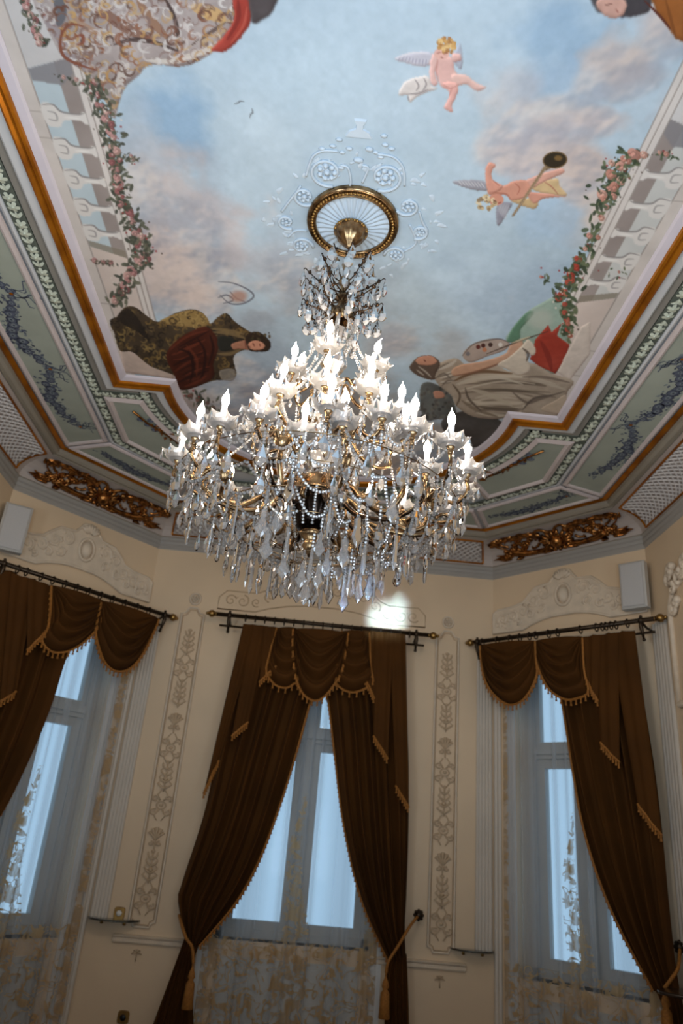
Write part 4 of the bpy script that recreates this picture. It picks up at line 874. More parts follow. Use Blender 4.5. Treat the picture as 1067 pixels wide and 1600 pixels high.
x, y = cl(561, 212); m = MB()                                   # little urn relief
m.add([(x-RCX+a*.0031, y-RCY-b*.0045, -.006) for a, b in ((-16, -1), (16, -1), (12, 4), (4, 7), (4, 11), (7, 15), (-7, 15), (-4, 11), (-4, 7), (-12, 4))]+[(x-RCX+a*.0035, y-RCY-b*.005, .0) for a, b in ((-16, -1), (16, -1), (12, 4), (4, 7), (4, 11), (7, 15), (-7, 15), (-4, 11), (-4, 7), (-12, 4))], [tuple(range(10))]+[(i, (i+1) % 10, 10+(i+1) % 10, 10+i) for i in range(10)])
m.build('urn', M_ROSEP, rose)
# ================================================================== PLASTER OVER THE WINDOWS
def wtube(w, pts, off, r, n=6): return MB().tube([WP(w, u, z, off) for u, z in pts], r, n)
def rad(n, a, b): return [lerp(a, b, i/(n-1)) for i in range(n)]
def overdoor(w, uc, lab, rich=True):
    root = tag(empty('window_pediment', WP(w, uc, 3.34, 0), lab, 'plasterwork', 'plaster pediments above the windows')); root['_b'] = list(map(float, WP(w, uc, 3.34, 0)))
    if rich:
        hf = [(.645, 3.335), (.645, 3.50), (.60, 3.53), (.45, 3.535), (.36, 3.56), (.30, 3.62), (.24, 3.668), (.17, 3.675), (.12, 3.68)]
        top = hf+[(.085, 3.72), (.06, 3.76), (0, 3.775)]; bot = [(.645, 3.335), (.37, 3.335), (.30, 3.365), (.20, 3.395), (.10, 3.41)]
        o1, o2 = .022, .034
    else:
        hf = [(.86, 3.34), (.86, 3.44), (.80, 3.50), (.55, 3.50), (.48, 3.53), (.40, 3.60), (.25, 3.66)]
        top = hf+[(.12, 3.68), (0, 3.69)]; bot = [(.86, 3.34), (.55, 3.34), (.45, 3.375), (.30, 3.41), (.14, 3.43)]
        o1, o2 = .008, .013
    m = lambda L, s: [(uc+s*a, z) for a, z in L]
    out = m(bot[1:], -1)+m(bot[1:][::-1], 1)+m(top, 1)+m(top[:-1][::-1], -1)
    pm = M_RELIEF if rich else M_PAINTREL
    part(MB().wprism(w, out, 0, o1), 'ground_panel', M_RELIEF if rich else M_WALL, root)
    part(MB().tube([WP(w, u, z, o1) for u, z in out+[out[0]]], .010 if rich else .006, 6, cap=False), 'edge_moulding', pm, root, True)
    f = .0 if rich else .10
    if rich:
        part(MB().ball(WP(w, uc, 3.565, o1), .06, 14, 8, sc=(.8, .8, 1.15)), 'oval_boss', M_RELIEF, root, True)
        part(MB().tube([WP(w, uc+math.cos(t)*.062, 3.565+math.sin(t)*.088, o1+.006) for t in np.linspace(0, 2*PI, 25)], .013, 6, cap=False), 'boss_ring', M_RELIEF, root, True)
        for k in range(7):
            t = PI*(.15+.7*k/6); part(wtube(w, [(uc+math.cos(t)*.02, 3.69+math.sin(t)*.01), (uc+math.cos(t)*.06, 3.695+math.sin(t)*.05), (uc+math.cos(t)*.085, 3.69+math.sin(t)*.085)], o1+.012, [.008, .016, .009]), 'shell_lobe', M_RELIEF, root, True)
    rr = random.Random(3 if rich else 4)
    spots = [(.17, 3.60, .055), (.27, 3.56, .05), (.36, 3.49, .05), (.46, 3.46, .05), (.55, 3.44, .05), (.20, 3.49, .04), (.30, 3.45, .035), (.40, 3.41, .03), (.52, 3.385, .03), (.60, 3.40, .028)] if rich else [(.66, 3.42, .055), (.76, 3.42, .05), (.44, 3.48, .05), (.33, 3.54, .05), (.22, 3.56, .05), (.11, 3.58, .05), (.55, 3.42, .04)]
    for s in (-1, 1):
        for k, (a, z, r) in enumerate(spots):
            pts = spiral2(uc+s*a, z, r, 1.35, rr.uniform(0, 6), 20, s*(-1)**k)
            part(wtube(w, pts, o1+.003, rad(21, .011 if rich else .006, .005 if rich else .003)), 'scroll', pm, root, True)
            for q in range(3):
                t = rr.uniform(0, 6.28); part(MB().ball(WP(w, uc+s*a+math.cos(t)*r*1.05, z+math.sin(t)*r*.95, o1-.004), r*.34, 7, 4, sc=(1, 1, .7) if rich else (.5, .3, .5)), 'acanthus_leaf', pm, root, True)
    return root
overdoor('FL', CL/2, 'cream plaster pediment with an oval boss above the left window')
overdoor('FR', CL/2, 'cream plaster pediment with an oval boss above the right window')
overdoor('F', HA, 'flat painted pediment above the middle window, below the chandelier', False)
# ---- painted pilaster panels
def motif_meshes():
    out = []
    for kind in range(3):
        mb = MB(); q = lambda P, r0, r1: mb.tube([(u, 0, z) for u, z in P], rad(len(P), r0*1.35, r1*1.5), 5)
        if kind == 0:                   # rosette between scrolls
            mb.tube([(.026*math.cos(t), 0, .026*math.sin(t)) for t in np.linspace(0, 2*PI, 15)], .0035, 5, cap=False); mb.ball((0, 0, 0), .012, 7, 4)
            for s in (-1, 1):
                q(spiral2(s*.035, .050, .024, 1.2, -1.2, 14, s), .0045, .002); q(spiral2(s*.035, -.050, .024, 1.2, 1.2, 14, -s), .0045, .002)
                q([(s*.01, .03), (s*.03, .07), (s*.012, .105)], .004, .002); q([(s*.01, -.03), (s*.03, -.07), (s*.012, -.105)], .004, .002)
        elif kind == 1:                 # candelabrum with leaves
            q([(0, -.11), (0, .11)], .003, .003)
            for k in range(4):
                for s in (-1, 1): q([(0, -.09+.045*k), (s*.02, -.075+.045*k), (s*.042*(1-.12*k), -.055+.045*k), (s*.028, -.04+.045*k)], .006, .002)
            mb.ball((0, 0, .10), .012, 6, 4); mb.ball((0, 0, -.02), .014, 6, 4)
        else:                           # palmette
            for k in range(5):
                t = PI*(.18+.64*k/4); q([(0, -.03), (math.cos(t)*.03, -.01+math.sin(t)*.03), (math.cos(t)*.05, -.02+math.sin(t)*.075)], .004, .007)
            for s in (-1, 1): q(spiral2(s*.024, -.055, .018, 1.1, 1.5, 12, s), .004, .002)
            q([(0, -.03), (0, -.10)], .004, .002)
        out.append(mb.mesh('arabesque', M_PAINTREL, True))
    return out
MOT = motif_meshes()
def wall_rot(w): O, U, n, l = WALLS[w]; return math.atan2(U[1], U[0])
def pilaster(w, uc, z0, z1, lab, hw=.092):
    root = empty('pilaster_panel', WP(w, uc, z0, .003), lab, 'wall panel', 'painted pilaster panels beside the middle window', (0, 0, wall_rot(w)))
    hgt = z1-z0; c = .035
    out = [(-hw+c, 0), (hw-c, 0), (hw-c*.8, c*.7), (hw, c), (hw, hgt-.05), (hw-.03, hgt-.045), (.045, hgt-.02), (.03, hgt), (-.03, hgt), (-.045, hgt-.02), (-hw+.03, hgt-.045), (-hw, hgt-.05), (-hw, c), (-hw+c*.8, c*.7)]
    MB().tube([(u, -.010, z) for u, z in out+[out[0]]], .0075, 6, cap=False).build('panel_moulding', M_RELIEF, root, True)
    MB().tube([(u*.84, -.006, z*.985+.015) for u, z in out+[out[0]]], .0035, 6, cap=False).build('inner_moulding', M_PAINTREL, root, True)
    n = int((hgt-.12)/.205)
    for k in range(n): place(MOT[(0, 1, 2, 0, 1, 0, 2, 1, 0, 1)[k % 10]], 'arabesque', root, (0, -.013, .13+.205*k+.05), None, (1.3, .75, 1.0))
    m = MB().tube([(.042*math.cos(t), -.012, hgt+.075+.046*math.sin(t)) for t in np.linspace(0, 2*PI, 19)], .008, 6, cap=False)
    for k in range(6): m.ball((.022*math.cos(k*PI/3), -.012, hgt+.075+.022*math.sin(k*PI/3)), .011, 6, 4)
    m.ball((0, -.012, hgt+.075), .010, 6, 4); m.build('rosette', M_RELIEF, root, True)
    m = MB()                            # small flower below the chair rail
    for k in range(5):
        t = PI*k/4; m.tube([(0, -.008, -.16), (math.cos(t)*.02, -.008, -.155+math.sin(t)*.02), (math.cos(t)*.035, -.008, -.165+math.sin(t)*.03)], [.003, .006, .003], 5)
    m.tube([(0, -.006, -.21), (0, -.006, -.16)], .004, 5); m.build('palmette', M_PAINTREL, root, True)
pilaster('F', HA-1.05, 1.010, 3.325, 'cream pilaster panel with painted arabesques left of the middle window')
pilaster('F', HA+1.05, 1.010, 3.325, 'cream pilaster panel with painted arabesques right of the middle window')
# ---- ornate panel on the right-hand side wall
rt = tag(empty('wall_panel', WP('R', .75, 1.0, 0), 'cream plaster panel with an acanthus crest on the wall at the right edge', 'wall panel')); rt['_b'] = list(map(float, WP('R', .75, 1.0, 0)))
out = [(.32, 2.62), (.32, 3.25), (.38, 3.36), (.55, 3.40), (1.2, 3.40), (1.2, 2.62)]
part(MB().tube([WP('R', u, z, .012) for u, z in crom(out[:1], 1)+[np.array(p) for p in out+[out[0]]]], .022, 6, cap=False), 'panel_moulding', M_RELIEF, rt, True)
part(MB().wprism('R', [(u*.98+.02, z) for u, z in out], 0, .008), 'ground_panel', M_WALL, rt)
for k in range(9):
    r_ = random.Random(k); u, z = .36+r_.uniform(-.02, .25), 3.30+r_.uniform(-.1, .2)
    part(wtube('R', spiral2(u, z, .05, 1.2, r_.uniform(0, 6), 16, (-1)**k), .03, rad(17, .018, .007)), 'scroll', M_RELIEF, rt, True)
    part(MB().ball(WP('R', u+.03, z+.03, .025), .03, 7, 5), 'acanthus_leaf', M_RELIEF, rt, True)
# ================================================================== CURTAINS
def frame3(w): O, U, n, l = WALLS[w]; return O, U, n
def fringe(P, n, root, name='tassel_fringe', L=.042, r=.0078):     # P: world polyline; cord with small hanging tassels
    mb = MB(); c = [np.array(p) for p in P]; mb.tube(c, .0085, 5)
    for k in range(n):
        q = interp(c, (k+.5)/n); mb.tube([q, q+(0, 0, -L*.35), q+(0, 0, -L*.5), q+(0, 0, -L)], [r*.4, r, r*.6, r*1.1], 5)
    return part(mb, name, M_FRINGE, root)
def drape(w, outer, inner, off, nf, amp, root, rows=46, cols=96, pinch=None, name='panel', seed=0):
    """cloth between two traced edges (pixels on the plane off in front of the wall)"""
    O, U, n = frame3(w); a = crom([wpx(w, *p, off) for p in outer], 8); b = crom([wpx(w, *p, off) for p in inner], 8)
    r = random.Random(seed); ph = [r.uniform(0, 6.28) for _ in range(4)]; R = []
    for i in range(rows+1):
        v = i/rows; p, q = interp(a, v), interp(b, v); row = []; wd = np.linalg.norm(q-p)
        am = amp*min(1.0, .35+wd/.5)*(.55+.45*min(1, v*5))
        for j in range(cols+1):
            t = j/cols; tt = t+.012*math.sin(5*v+ph[0]+7*t)
            d = math.sin(2*PI*nf*tt+ph[1]+.5*math.sin(3*v+ph[2])); d = (abs(d)**.75)*(1 if d > 0 else -1)
            e = am*d+.22*am*math.sin(2*PI*nf*2.3*tt+ph[3])
            s = lerp(p, q, t+.25/nf*.35*math.cos(2*PI*nf*tt+ph[1])*math.sin(PI*t)); row.append(tuple(O+U*s[0]+n*(off+e)+np.array((0, 0, s[1]))))
        R.append(row)
    part(MB().grid(R), name, M_VELVET, root, True); return a, b, R
def swag(w, A, B, bot, off, root, nf=6, rows=40, cols=36, tass=22, inv=False, name='swag'):
    """draped swag: top from A to B (pixels), bottom edge through the traced points"""
    O, U, n = frame3(w); pa, pb = np.array(wpx(w, *A, off)), np.array(wpx(w, *B, off)); c = crom([wpx(w, *p, off) for p in bot], 8); R = []
    for i in range(rows+1):
        v = i/rows; row = []
        for j in range(cols+1):
            t = j/cols; top = lerp(pa, pb, .04+.92*t); bt = interp(c, t); s = lerp(top, bt, v); sag = math.sin(PI*t)
            fold = math.sin(2*PI*nf*(v**.85)+1.2*abs(2*t-1))*.040*(.2+.8*sag)*min(1, v*4)
            puff = .05*math.sin(PI*min(1, v*1.02))*sag
            s = s+np.array((0, .012*math.cos(2*PI*nf*v)*sag)); row.append(tuple(O+U*s[0]+n*(off+.012+puff+fold)+np.array((0, 0, s[1]))))
        R.append(row)
    o = part(MB().grid(R), name, M_VELVET, root, True)
    fringe([np.array(p) for p in R[-1]], tass, root); return R
def tail(w, pl, off, root, fr_from, name='cascade_tail'):
    """flat pleat with a slanting fringed hem; pl = outline in pixels (top-left, top-right, bottom-right, bottom-left)"""
    O, U, n = frame3(w); q = [np.array(wpx(w, *p, off)) for p in pl]; R = []
    for i in range(13):
        v = i/12; row = []
        for j in range(13):
            t = j/12; s = lerp(lerp(q[0], q[1], t), lerp(q[3], q[2], t), v); e = .010*math.sin(PI*t)+.006*math.sin(2*PI*2*t)
            row.append(tuple(O+U*s[0]+n*(off+e)+np.array((0, 0, s[1]))))
        R.append(row)
    part(MB().grid(R), name, M_VELVET, root, True)
    hem = [np.array(p) for p in R[-1]]; fringe(hem, max(4, int(np.linalg.norm(hem[-1]-hem[0])/.022)), root)
def rod(w, p0, p1, off, br, rings, lab):
    u0, z0 = wpx(w, *p0, off); u1, z1 = wpx(w, *p1, off); O, U, n = frame3(w)
    Q = lambda u, dz=0, o=0: np.array(WP(w, u, lerp(z0, z1, (u-u0)/(u1-u0))+dz, off+o))
    root = root_at('curtain_rod', tuple(Q((u0+u1)/2)), lab, 'curtain rod', 'bronze curtain rods above the windows')
    part(MB().tube([Q(u0), Q(u1)], .017, 10), 'pole', M_ROD, root, True)
    part(MB().tube([Q(u0+.05, -.075, -.05), Q(u1-.05, -.075, -.05)], .009, 8), 'sheer_pole', M_ROD, root, True)
    for u, s in ((u0, -1), (u1, 1)):
        f = MB(); f.ball(Q(u+s*.015), .030, 10, 6); f.ball(Q(u+s*.05), .014, 8, 5); f.ball(Q(u-s*.02), .018, 8, 5); part(f, 'finial', M_BRASS, root, True)
    for u in br:
        f = MB(); o1 = -off+.004
        f.tube([Q(u, -.035, o1), Q(u, -.03, -.08), Q(u, -.01, -.01)], .009, 6); f.tube([Q(u, .02, .004), Q(u, -.04, .008), Q(u, -.085, -.01), Q(u, -.125, -.025)], [.010, .016, .012, .008], 8)
        f.ball(Q(u, 0), .024, 10, 6); f.ball(Q(u, .028), .011, 8, 5); f.ball(Q(u, -.128, -.026), .013, 8, 5); part(f, 'bracket', M_ROD, root, True)
    rg = MB().tube([(0, math.cos(t)*.028, math.sin(t)*.028-.008) for t in np.linspace(0, 2*PI, 13)], .005, 5, cap=False).mesh('ring', M_ROD, True)
    for u in rings:
        o = place(rg, 'ring', root); q = Q(u)-np.array(root['_b']); o.location = q; o.rotation_euler = (0, 0, wall_rot(w))
    return u0, u1, Q
RO = .20
u0, u1, _q = rod('F', (334, 958.8), (674, 993), RO, [wpx('F', 358.7, 962, RO)[0], wpx('F', 650.5, 990.5, RO)[0]], [lerp(wpx('F', 384, 965, RO)[0], wpx('F', 640, 990, RO)[0], k/17) for k in range(18)], 'dark bronze rod above the middle window')
u0, u1, _q = rod('FR', (737, 1004), (1028, 966), RO+.03, [wpx('FR', 749, 1002.5, RO)[0], wpx('FR', 1004, 969, RO)[0]], [wpx('FR', x, 985, RO)[0] for x in (757, 780, 800, 815, 830, 840, 860, 874, 910, 935, 944, 950, 958, 966, 984)], 'dark bronze rod with brass finials above the right window')
u0, u1, _q = rod('FL', (-30, 869), (268, 964), RO+.03, [wpx('FL', 254, 960, RO)[0], wpx('FL', 2, 885, RO)[0]], [wpx('FL', x, 925, RO)[0] for x in (15, 30, 55, 75, 95, 115, 135, 155, 175, 195, 215, 235)], 'dark bronze rod above the left window')
DO = RO-.01
# --- middle window
rt = root_at('velvet_curtain', WP('F', HA-.6, 0, DO), 'brown velvet drape swept to the left of the middle window', 'curtain', 'brown velvet drapes')
a, b, R = drape('F', [(382, 976), (364, 1070), (340, 1170), (318, 1270), (283, 1380), (277, 1410), (291, 1470)], [(505, 990), (496, 1060), (484, 1100), (462, 1180), (437, 1260), (405, 1345), (368, 1412), (312, 1478)], DO-.035, 5.2, .046, rt, seed=1)
fringe([np.array(r[-1])+np.array((0, -.012, 0)) for r in R[9:]], 58, rt, L=.030)
drape('F', [(288, 1466), (276, 1500), (256, 1555), (236, 1610), (215, 1680)], [(312, 1474), (304, 1500), (302, 1550), (302, 1610), (300, 1690)], DO-.05, 6, .022, rt, name='lower_panel', seed=2)
rt2 = root_at('velvet_curtain', WP('F', HA+.6, 0, DO), 'brown velvet drape swept to the right of the middle window', 'curtain', 'brown velvet drapes')
a, b, R = drape('F', [(633, 988), (636, 1080), (638, 1200), (637, 1300), (634, 1400), (632, 1450), (634, 1496)], [(500, 990), (506, 1060), (513, 1096), (523, 1180), (534, 1270), (552, 1360), (574, 1430), (606, 1500)], DO-.035, 5.2, .046, rt2, seed=3)
fringe([np.array(r[-1])+np.array((0, -.012, 0)) for r in R[9:]], 56, rt2, L=.030)
drape('F', [(635, 1490), (637, 1540), (639, 1600), (640, 1690)], [(607, 1496), (602, 1530), (601, 1570), (600, 1690)], DO-.05, 5, .022, rt2, name='lower_panel', seed=4)
rt3 = root_at('curtain_valance', WP('F', HA, 2.9, DO), 'brown velvet swags with tassel fringe on the middle window', 'valance', 'fringed velvet valances')
SO = DO+.045
for pl in (((380, 975), (404, 977), (342, 1188), (318, 1240)), ((394, 976), (420, 979), (388, 1128), (362, 1150)), ((412, 978), (438, 981), (432, 1040), (405, 1066))): tail('F', pl, SO-.005+.012*(pl[0][0] > 390)+.012*(pl[0][0] > 405), rt3, 0)
for pl in (((608, 989), (634, 991), (639, 1262), (618, 1228)), ((588, 987), (614, 989), (606, 1186), (583, 1150)), ((566, 985), (592, 987), (585, 1092), (570, 1060))): tail('F', pl, SO-.005+.012*(pl[0][0] < 600)+.012*(pl[0][0] < 580), rt3, 0)
swag('F', (436, 981), (470, 984), [(432, 982), (420, 1030), (416, 1052), (428, 1072), (446, 1078), (458, 1072), (466, 1060), (468, 985)], SO, rt3, 5, tass=20)
swag('F', (536, 986), (576, 989), [(534, 987), (524, 1060), (532, 1078), (550, 1085), (568, 1080), (582, 1070), (578, 1040), (577, 990)], SO, rt3, 5, tass=20)
swag('F', (458, 982), (545, 989), [(458, 984), (457, 1010), (461, 1056), (472, 1086), (490, 1098), (506, 1092), (522, 1072), (534, 1050), (541, 1012), (544, 990)], SO+.025, rt3, 5, tass=30)
# --- right window
rt = root_at('velvet_curtain', WP('FR', CL-.3, 0, DO), 'brown velvet drape tied back at the right window', 'curtain', 'brown velvet drapes')
a, b, R = drape('FR', [(990, 985), (1000, 1080), (1018, 1200), (1032, 1310), (1043, 1420), (1052, 1500), (1060, 1550)], [(868, 1000), (868, 1060), (874, 1100), (890, 1190), (912, 1290), (940, 1380), (974, 1460), (1020, 1548)], DO-.035, 5.2, .042, rt, seed=5)
fringe([np.array(r[-1]) for r in R[8:]], 52, rt, L=.024)
drape('FR', [(1060, 1545), (1070, 1590), (1075, 1650), (1078, 1700)], [(1022, 1545), (1034, 1575), (1040, 1620), (1042, 1700)], DO-.05, 5, .018, rt, name='lower_panel', seed=6)
rt3 = root_at('curtain_valance', WP('FR', CL/2, 2.9, DO), 'brown velvet swags with tassel fringe on the right window', 'valance', 'fringed velvet valances')
for pl in (((952, 990), (992, 985), (1034, 1306), (996, 1256)), ((930, 993), (966, 989), (968, 1192), (938, 1160)), ((908, 996), (940, 992), (934, 1096), (915, 1058))): tail('FR', pl, SO-.005+.012*(pl[0][0] < 945)+.012*(pl[0][0] < 920), rt3, 0)
swag('FR', (838, 1001), (914, 995), [(838, 1003), (840, 1030), (848, 1056), (862, 1082), (884, 1096), (906, 1094), (922, 1084), (916, 1050), (912, 998)], SO+.012, rt3, 6, tass=28)
swag('FR', (752, 1008), (840, 1001), [(752, 1010), (757, 1050), (768, 1080), (790, 1102), (812, 1102), (830, 1084), (842, 1056), (840, 1030), (838, 1003)], SO+.02, rt3, 6, tass=32)
# --- left window
rt = root_at('velvet_curtain', WP('FL', .3, 0, DO), 'dark brown velvet drape at the left window', 'curtain', 'brown velvet drapes')
a, b, R = drape('FL', [(-20, 880), (-60, 1000), (-110, 1130), (-170, 1300), (-230, 1440)], [(150, 940), (128, 990), (106, 1030), (84, 1100), (52, 1180), (8, 1270), (-60, 1370), (-140, 1460)], DO-.035, 5.6, .042, rt, seed=7)
fringe([np.array(r[-1]) for r in R[6:]], 50, rt, L=.024)
drape('FL', [(-228, 1436), (-246, 1520), (-266, 1620), (-290, 1740)], [(-138, 1456), (-158, 1520), (-176, 1600), (-200, 1740)], DO-.04, 4, .022, rt, name='lower_panel', seed=8)
rt3 = root_at('curtain_valance', WP('FL', CL/2, 2.9, DO), 'brown velvet swags with tassel fringe on the left window', 'valance', 'fringed velvet valances')
for pl in (((-20, 884), (30, 900), (6, 1092), (-30, 1120)), ((18, 896), (56, 907), (26, 1080), (0, 1096)), ((44, 903), (82, 916), (72, 985), (42, 1016))): tail('FL', pl, SO-.005+.012*(pl[0][0] > 0)+.012*(pl[0][0] > 30), rt3, 0)
swag('FL', (80, 914), (164, 940), [(78, 916), (72, 980), (62, 1002), (76, 1020), (98, 1022), (120, 1012), (140, 994), (152, 976), (160, 950)], SO+.012, rt3, 6, tass=28)
swag('FL', (158, 938), (246, 965), [(156, 942), (146, 985), (150, 1012), (162, 1040), (182, 1052), (202, 1046), (220, 1022), (236, 990), (246, 968)], SO+.02, rt3, 6, tass=32)
# --- cord tie-backs with tassels
def tieback(w, pts, off, tz, hook, lab):
    O, U, n = frame3(w); P = [np.array(WP(w, *wpx(w, x, y, o), o)) for x, y, o in pts]; root = root_at('curtain_tieback', tuple(P[0]), lab, 'tieback', 'corded curtain tiebacks')
    c = crom(P, 8); part(MB().tube(c, .010, 6), 'cord', M_FRINGE, root, True)
    p = P[tz]; part(MB().lathe([(.004, 0), (.018, -.035), (.022, -.06), (.014, -.075), (.026, -.095), (.034, -.235), (.03, -.238)], 12, tuple(p+(0, 0, -.02)), flute=.08, nf=12), 'tassel', M_FRINGE, root, True)
    part(MB().tube([p, p+(0, 0, -.03)], .006, 6), 'tassel_cord', M_FRINGE, root)
    if hook is not None:
        h = P[hook]; f = MB(); f.ball(h, .028, 10, 6); 
        for k in range(8): f.ball(h+U*math.cos(k*PI/4)*.028+np.array((0, 0, math.sin(k*PI/4)*.028)), .012, 6, 4)
        f.tube([h, h-n*(off)], .010, 6); part(f, 'hook', M_ROD, root, True)
    return root
tieback('F', [(654, 1430, .07), (640, 1448, .17), (622, 1478, .24), (607, 1502, .27), (603, 1520, .27)], .07, 4, 0, 'gold cord tieback with tassel and round hook right of the middle window')
tieback('F', [(280, 1430, .12), (284, 1446, .24), (291, 1466, .27), (300, 1480, .27), (302, 1505, .26)], .07, 4, None, 'gold cord tieback with tassel on the left drape of the middle window')
tieback('FR', [(1062, 1480, .05), (1060, 1510, .18), (1050, 1528, .25), (1038, 1544, .26)], .05, 3, 0, 'gold cord tieback with dark hook at the right window')
# ================================================================== LACE SHEERS
def lace_material():
    m = bpy.data.materials.new('lace_net'); m.use_nodes = True; nt = m.node_tree; nt.nodes.clear(); N = nt.nodes.new; K = nt.links.new
    out = N('ShaderNodeOutputMaterial'); uv = N('ShaderNodeUVMap'); uv.uv_map = 'lace'; sp = N('ShaderNodeSeparateXYZ'); K(uv.outputs[0], sp.inputs[0])
    def mth(op, a, b=None, cl_=False):
        x = N('ShaderNodeMath'); x.operation = op; x.use_clamp = cl_
        for i, v in enumerate((a, b)):
            if v is None: continue
            if isinstance(v, (int, float)): x.inputs[i].default_value = v
            else: K(v, x.inputs[i])
        return x.outputs[0]
    u, z = sp.outputs[0], sp.outputs[1]
    def noise(sc, det=2, dist=0.0):
        n = N('ShaderNodeTexNoise'); n.inputs['Scale'].default_value = sc; n.inputs['Detail'].default_value = det; n.inputs['Distortion'].default_value = dist; K(uv.outputs[0], n.inputs['Vector']); return n.outputs['Fac']
    n1 = noise(9, 1, 1.6); n2 = noise(13, 1, .9)
    fil = mth('LESS_THAN', mth('ABSOLUTE', mth('SUBTRACT', n1, .5)), .030)              # scrolling stems
    lf = mth('GREATER_THAN', n2, .635)                                                   # leaves
    pat = mth('MAXIMUM', fil, lf)
    # where embroidery lies: foot of the cloth, borders, a middle stem; u in metres from the cloth's middle
    au = mth('ABSOLUTE', u)
    foot = mth('MULTIPLY', mth('SUBTRACT', 1.12, z), 3.0, True)
    edge = mth('MULTIPLY', mth('SUBTRACT', au, .495), 60.0, True)
    stem = mth('MULTIPLY', mth('SUBTRACT', mth('MULTIPLY', mth('SUBTRACT', 2.35, z), .085, True), mth('ABSOLUTE', mth('ADD', u, mth('MULTIPLY', mth('SINE', mth('MULTIPLY', z, 5.0)), .03)))), 20.0, True)
    reg = mth('MAXIMUM', mth('MAXIMUM', foot, edge), stem)
    emb = mth('MULTIPLY', pat, mth('GREATER_THAN', reg, .35))
    solid = mth('MULTIPLY', mth('GREATER_THAN', n2, .50), mth('GREATER_THAN', mth('MAXIMUM', edge, stem), .6))
    emb = mth('MAXIMUM', emb, mth('MULTIPLY', solid, .8))
    df = N('ShaderNodeBsdfDiffuse'); tl = N('ShaderNodeBsdfTranslucent'); tr = N('ShaderNodeBsdfTransparent')
    cm = N('ShaderNodeMix'); cm.data_type = 'RGBA'; cm.inputs['A'].default_value = (*s2l((196, 200, 204)), 1); cm.inputs['B'].default_value = (*s2l((206, 178, 138)), 1); K(emb, cm.inputs['Factor'])
    K(cm.outputs['Result'], df.inputs[0]); K(cm.outputs['Result'], tl.inputs[0])
    m1 = N('ShaderNodeMixShader'); m1.inputs[0].default_value = .45; K(df.outputs[0], m1.inputs[1]); K(tl.outputs[0], m1.inputs[2])
    m2 = N('ShaderNodeMixShader'); cov = mth('ADD', mth('ADD', .20, mth('MULTIPLY', mth('POWER', mth('ABSOLUTE', mth('SINE', mth('ADD', mth('MULTIPLY', u, 26.0), mth('MULTIPLY', mth('SINE', mth('MULTIPLY', u, 11.0)), 2.0)))), 3.0), .26)), mth('MULTIPLY', emb, .55), True); K(cov, m2.inputs[0]); K(tr.outputs[0], m2.inputs[1]); K(m1.outputs[0], m2.inputs[2]); K(m2.outputs[0], out.inputs[0])
    return m
M_LACE = lace_material()
def sheer(w, u0, u1, ztop, off, nf, lab, seed, slant=0.0):
    r = random.Random(seed); ph = r.uniform(0, 6); O, U, n = frame3(w); rows, cols = 30, 150; R = []; UVc = []; uc = (u0+u1)/2
    for i in range(rows+1):
        z = lerp(ztop, .04, i/rows)
        for j in range(cols+1):
            t = j/cols; u = lerp(u0, u1, t)+slant*(i/rows); e = .013*math.sin(2*PI*nf*t+ph+.6*math.sin(4*t+i*.05))+.005*math.sin(2*PI*nf*2.7*t)
            R.append(tuple(O+U*u+n*(off+e)+np.array((0, 0, z)))); UVc.append((lerp(u0, u1, t)-uc, z))
    mb = MB(); mb.grid([R[i*(cols+1):(i+1)*(cols+1)] for i in range(rows+1)])
    me = mb.mesh('lace_curtain', M_LACE, True); ul = me.uv_layers.new(name='lace'); vi = np.empty(len(me.loops), np.int32); me.loops.foreach_get('vertex_index', vi)
    ul.data.foreach_set('uv', np.array(UVc, np.float32)[vi].ravel())
    o = place(me, 'lace_curtain'); tag(o, lab, 'lace curtain', 'embroidered lace sheers'); return o
sheer('F', HA-.60, HA+.60, 3.17, .040, 9, 'sheer lace curtain embroidered with vines in the middle window', 1)
sheer('FR', CL/2-.55, CL/2+.55, 3.17, .040, 8, 'sheer lace curtain with embroidered border in the right window', 2)
sheer('FL', CL/2-.55, CL/2+.58, 3.17, .040, 8, 'sheer lace curtain with scroll embroidery in the left window', 3)
# ================================================================== SPEAKERS, SHELVES, SOCKETS
def speaker(w, uc, zc, lab, turn):
    O, U, n = frame3(w); ang = wall_rot(w); hw, hh, dp = .092, .172, .15
    root = empty('wall_speaker', WP(w, uc, zc-hh, .045), lab, 'speaker', 'white loudspeakers in the wall corners', (0, 0, ang+turn))
    c = .012                            # body: box with chamfered edges and sloping back
    def ring(y, s, t=1.0): a, b = hw*t-s, hh-s; return [(-a, y, hh-b), (a, y, hh-b), (a, y, hh+b), (-a, y, hh+b)]
    mb = MB(); rows = [ring(0, .03, .8), ring(-dp*.5, .002), ring(-dp+c, 0), ring(-dp, c)]; mb.grid(rows, closed=True)
    mb.add(rows[0], [(0, 1, 2, 3)]); mb.add(rows[-1], [(3, 2, 1, 0)]); mb.build('cabinet', M_SPK, root)
    g = MB(); rows = [ring(-dp-.001, .012), ring(-dp-.006, .014), ring(-dp-.009, .022)]; g.grid(rows, closed=True); g.add(rows[-1], [(3, 2, 1, 0)]); g.build('grille', M_GRILLE, root)
    b = MB(); b.box((0, .02, hh), (.05, .05, .10)); b.box((0, .04, hh), (.09, .012, .16)); b.build('bracket', M_SPK, root)
    return root
speaker('FR', 1.285, 3.485, 'white loudspeaker mounted beside the plaster pediment, right', .04)
speaker('FL', .055, 3.475, 'white loudspeaker mounted beside the plaster pediment, left', -.35)
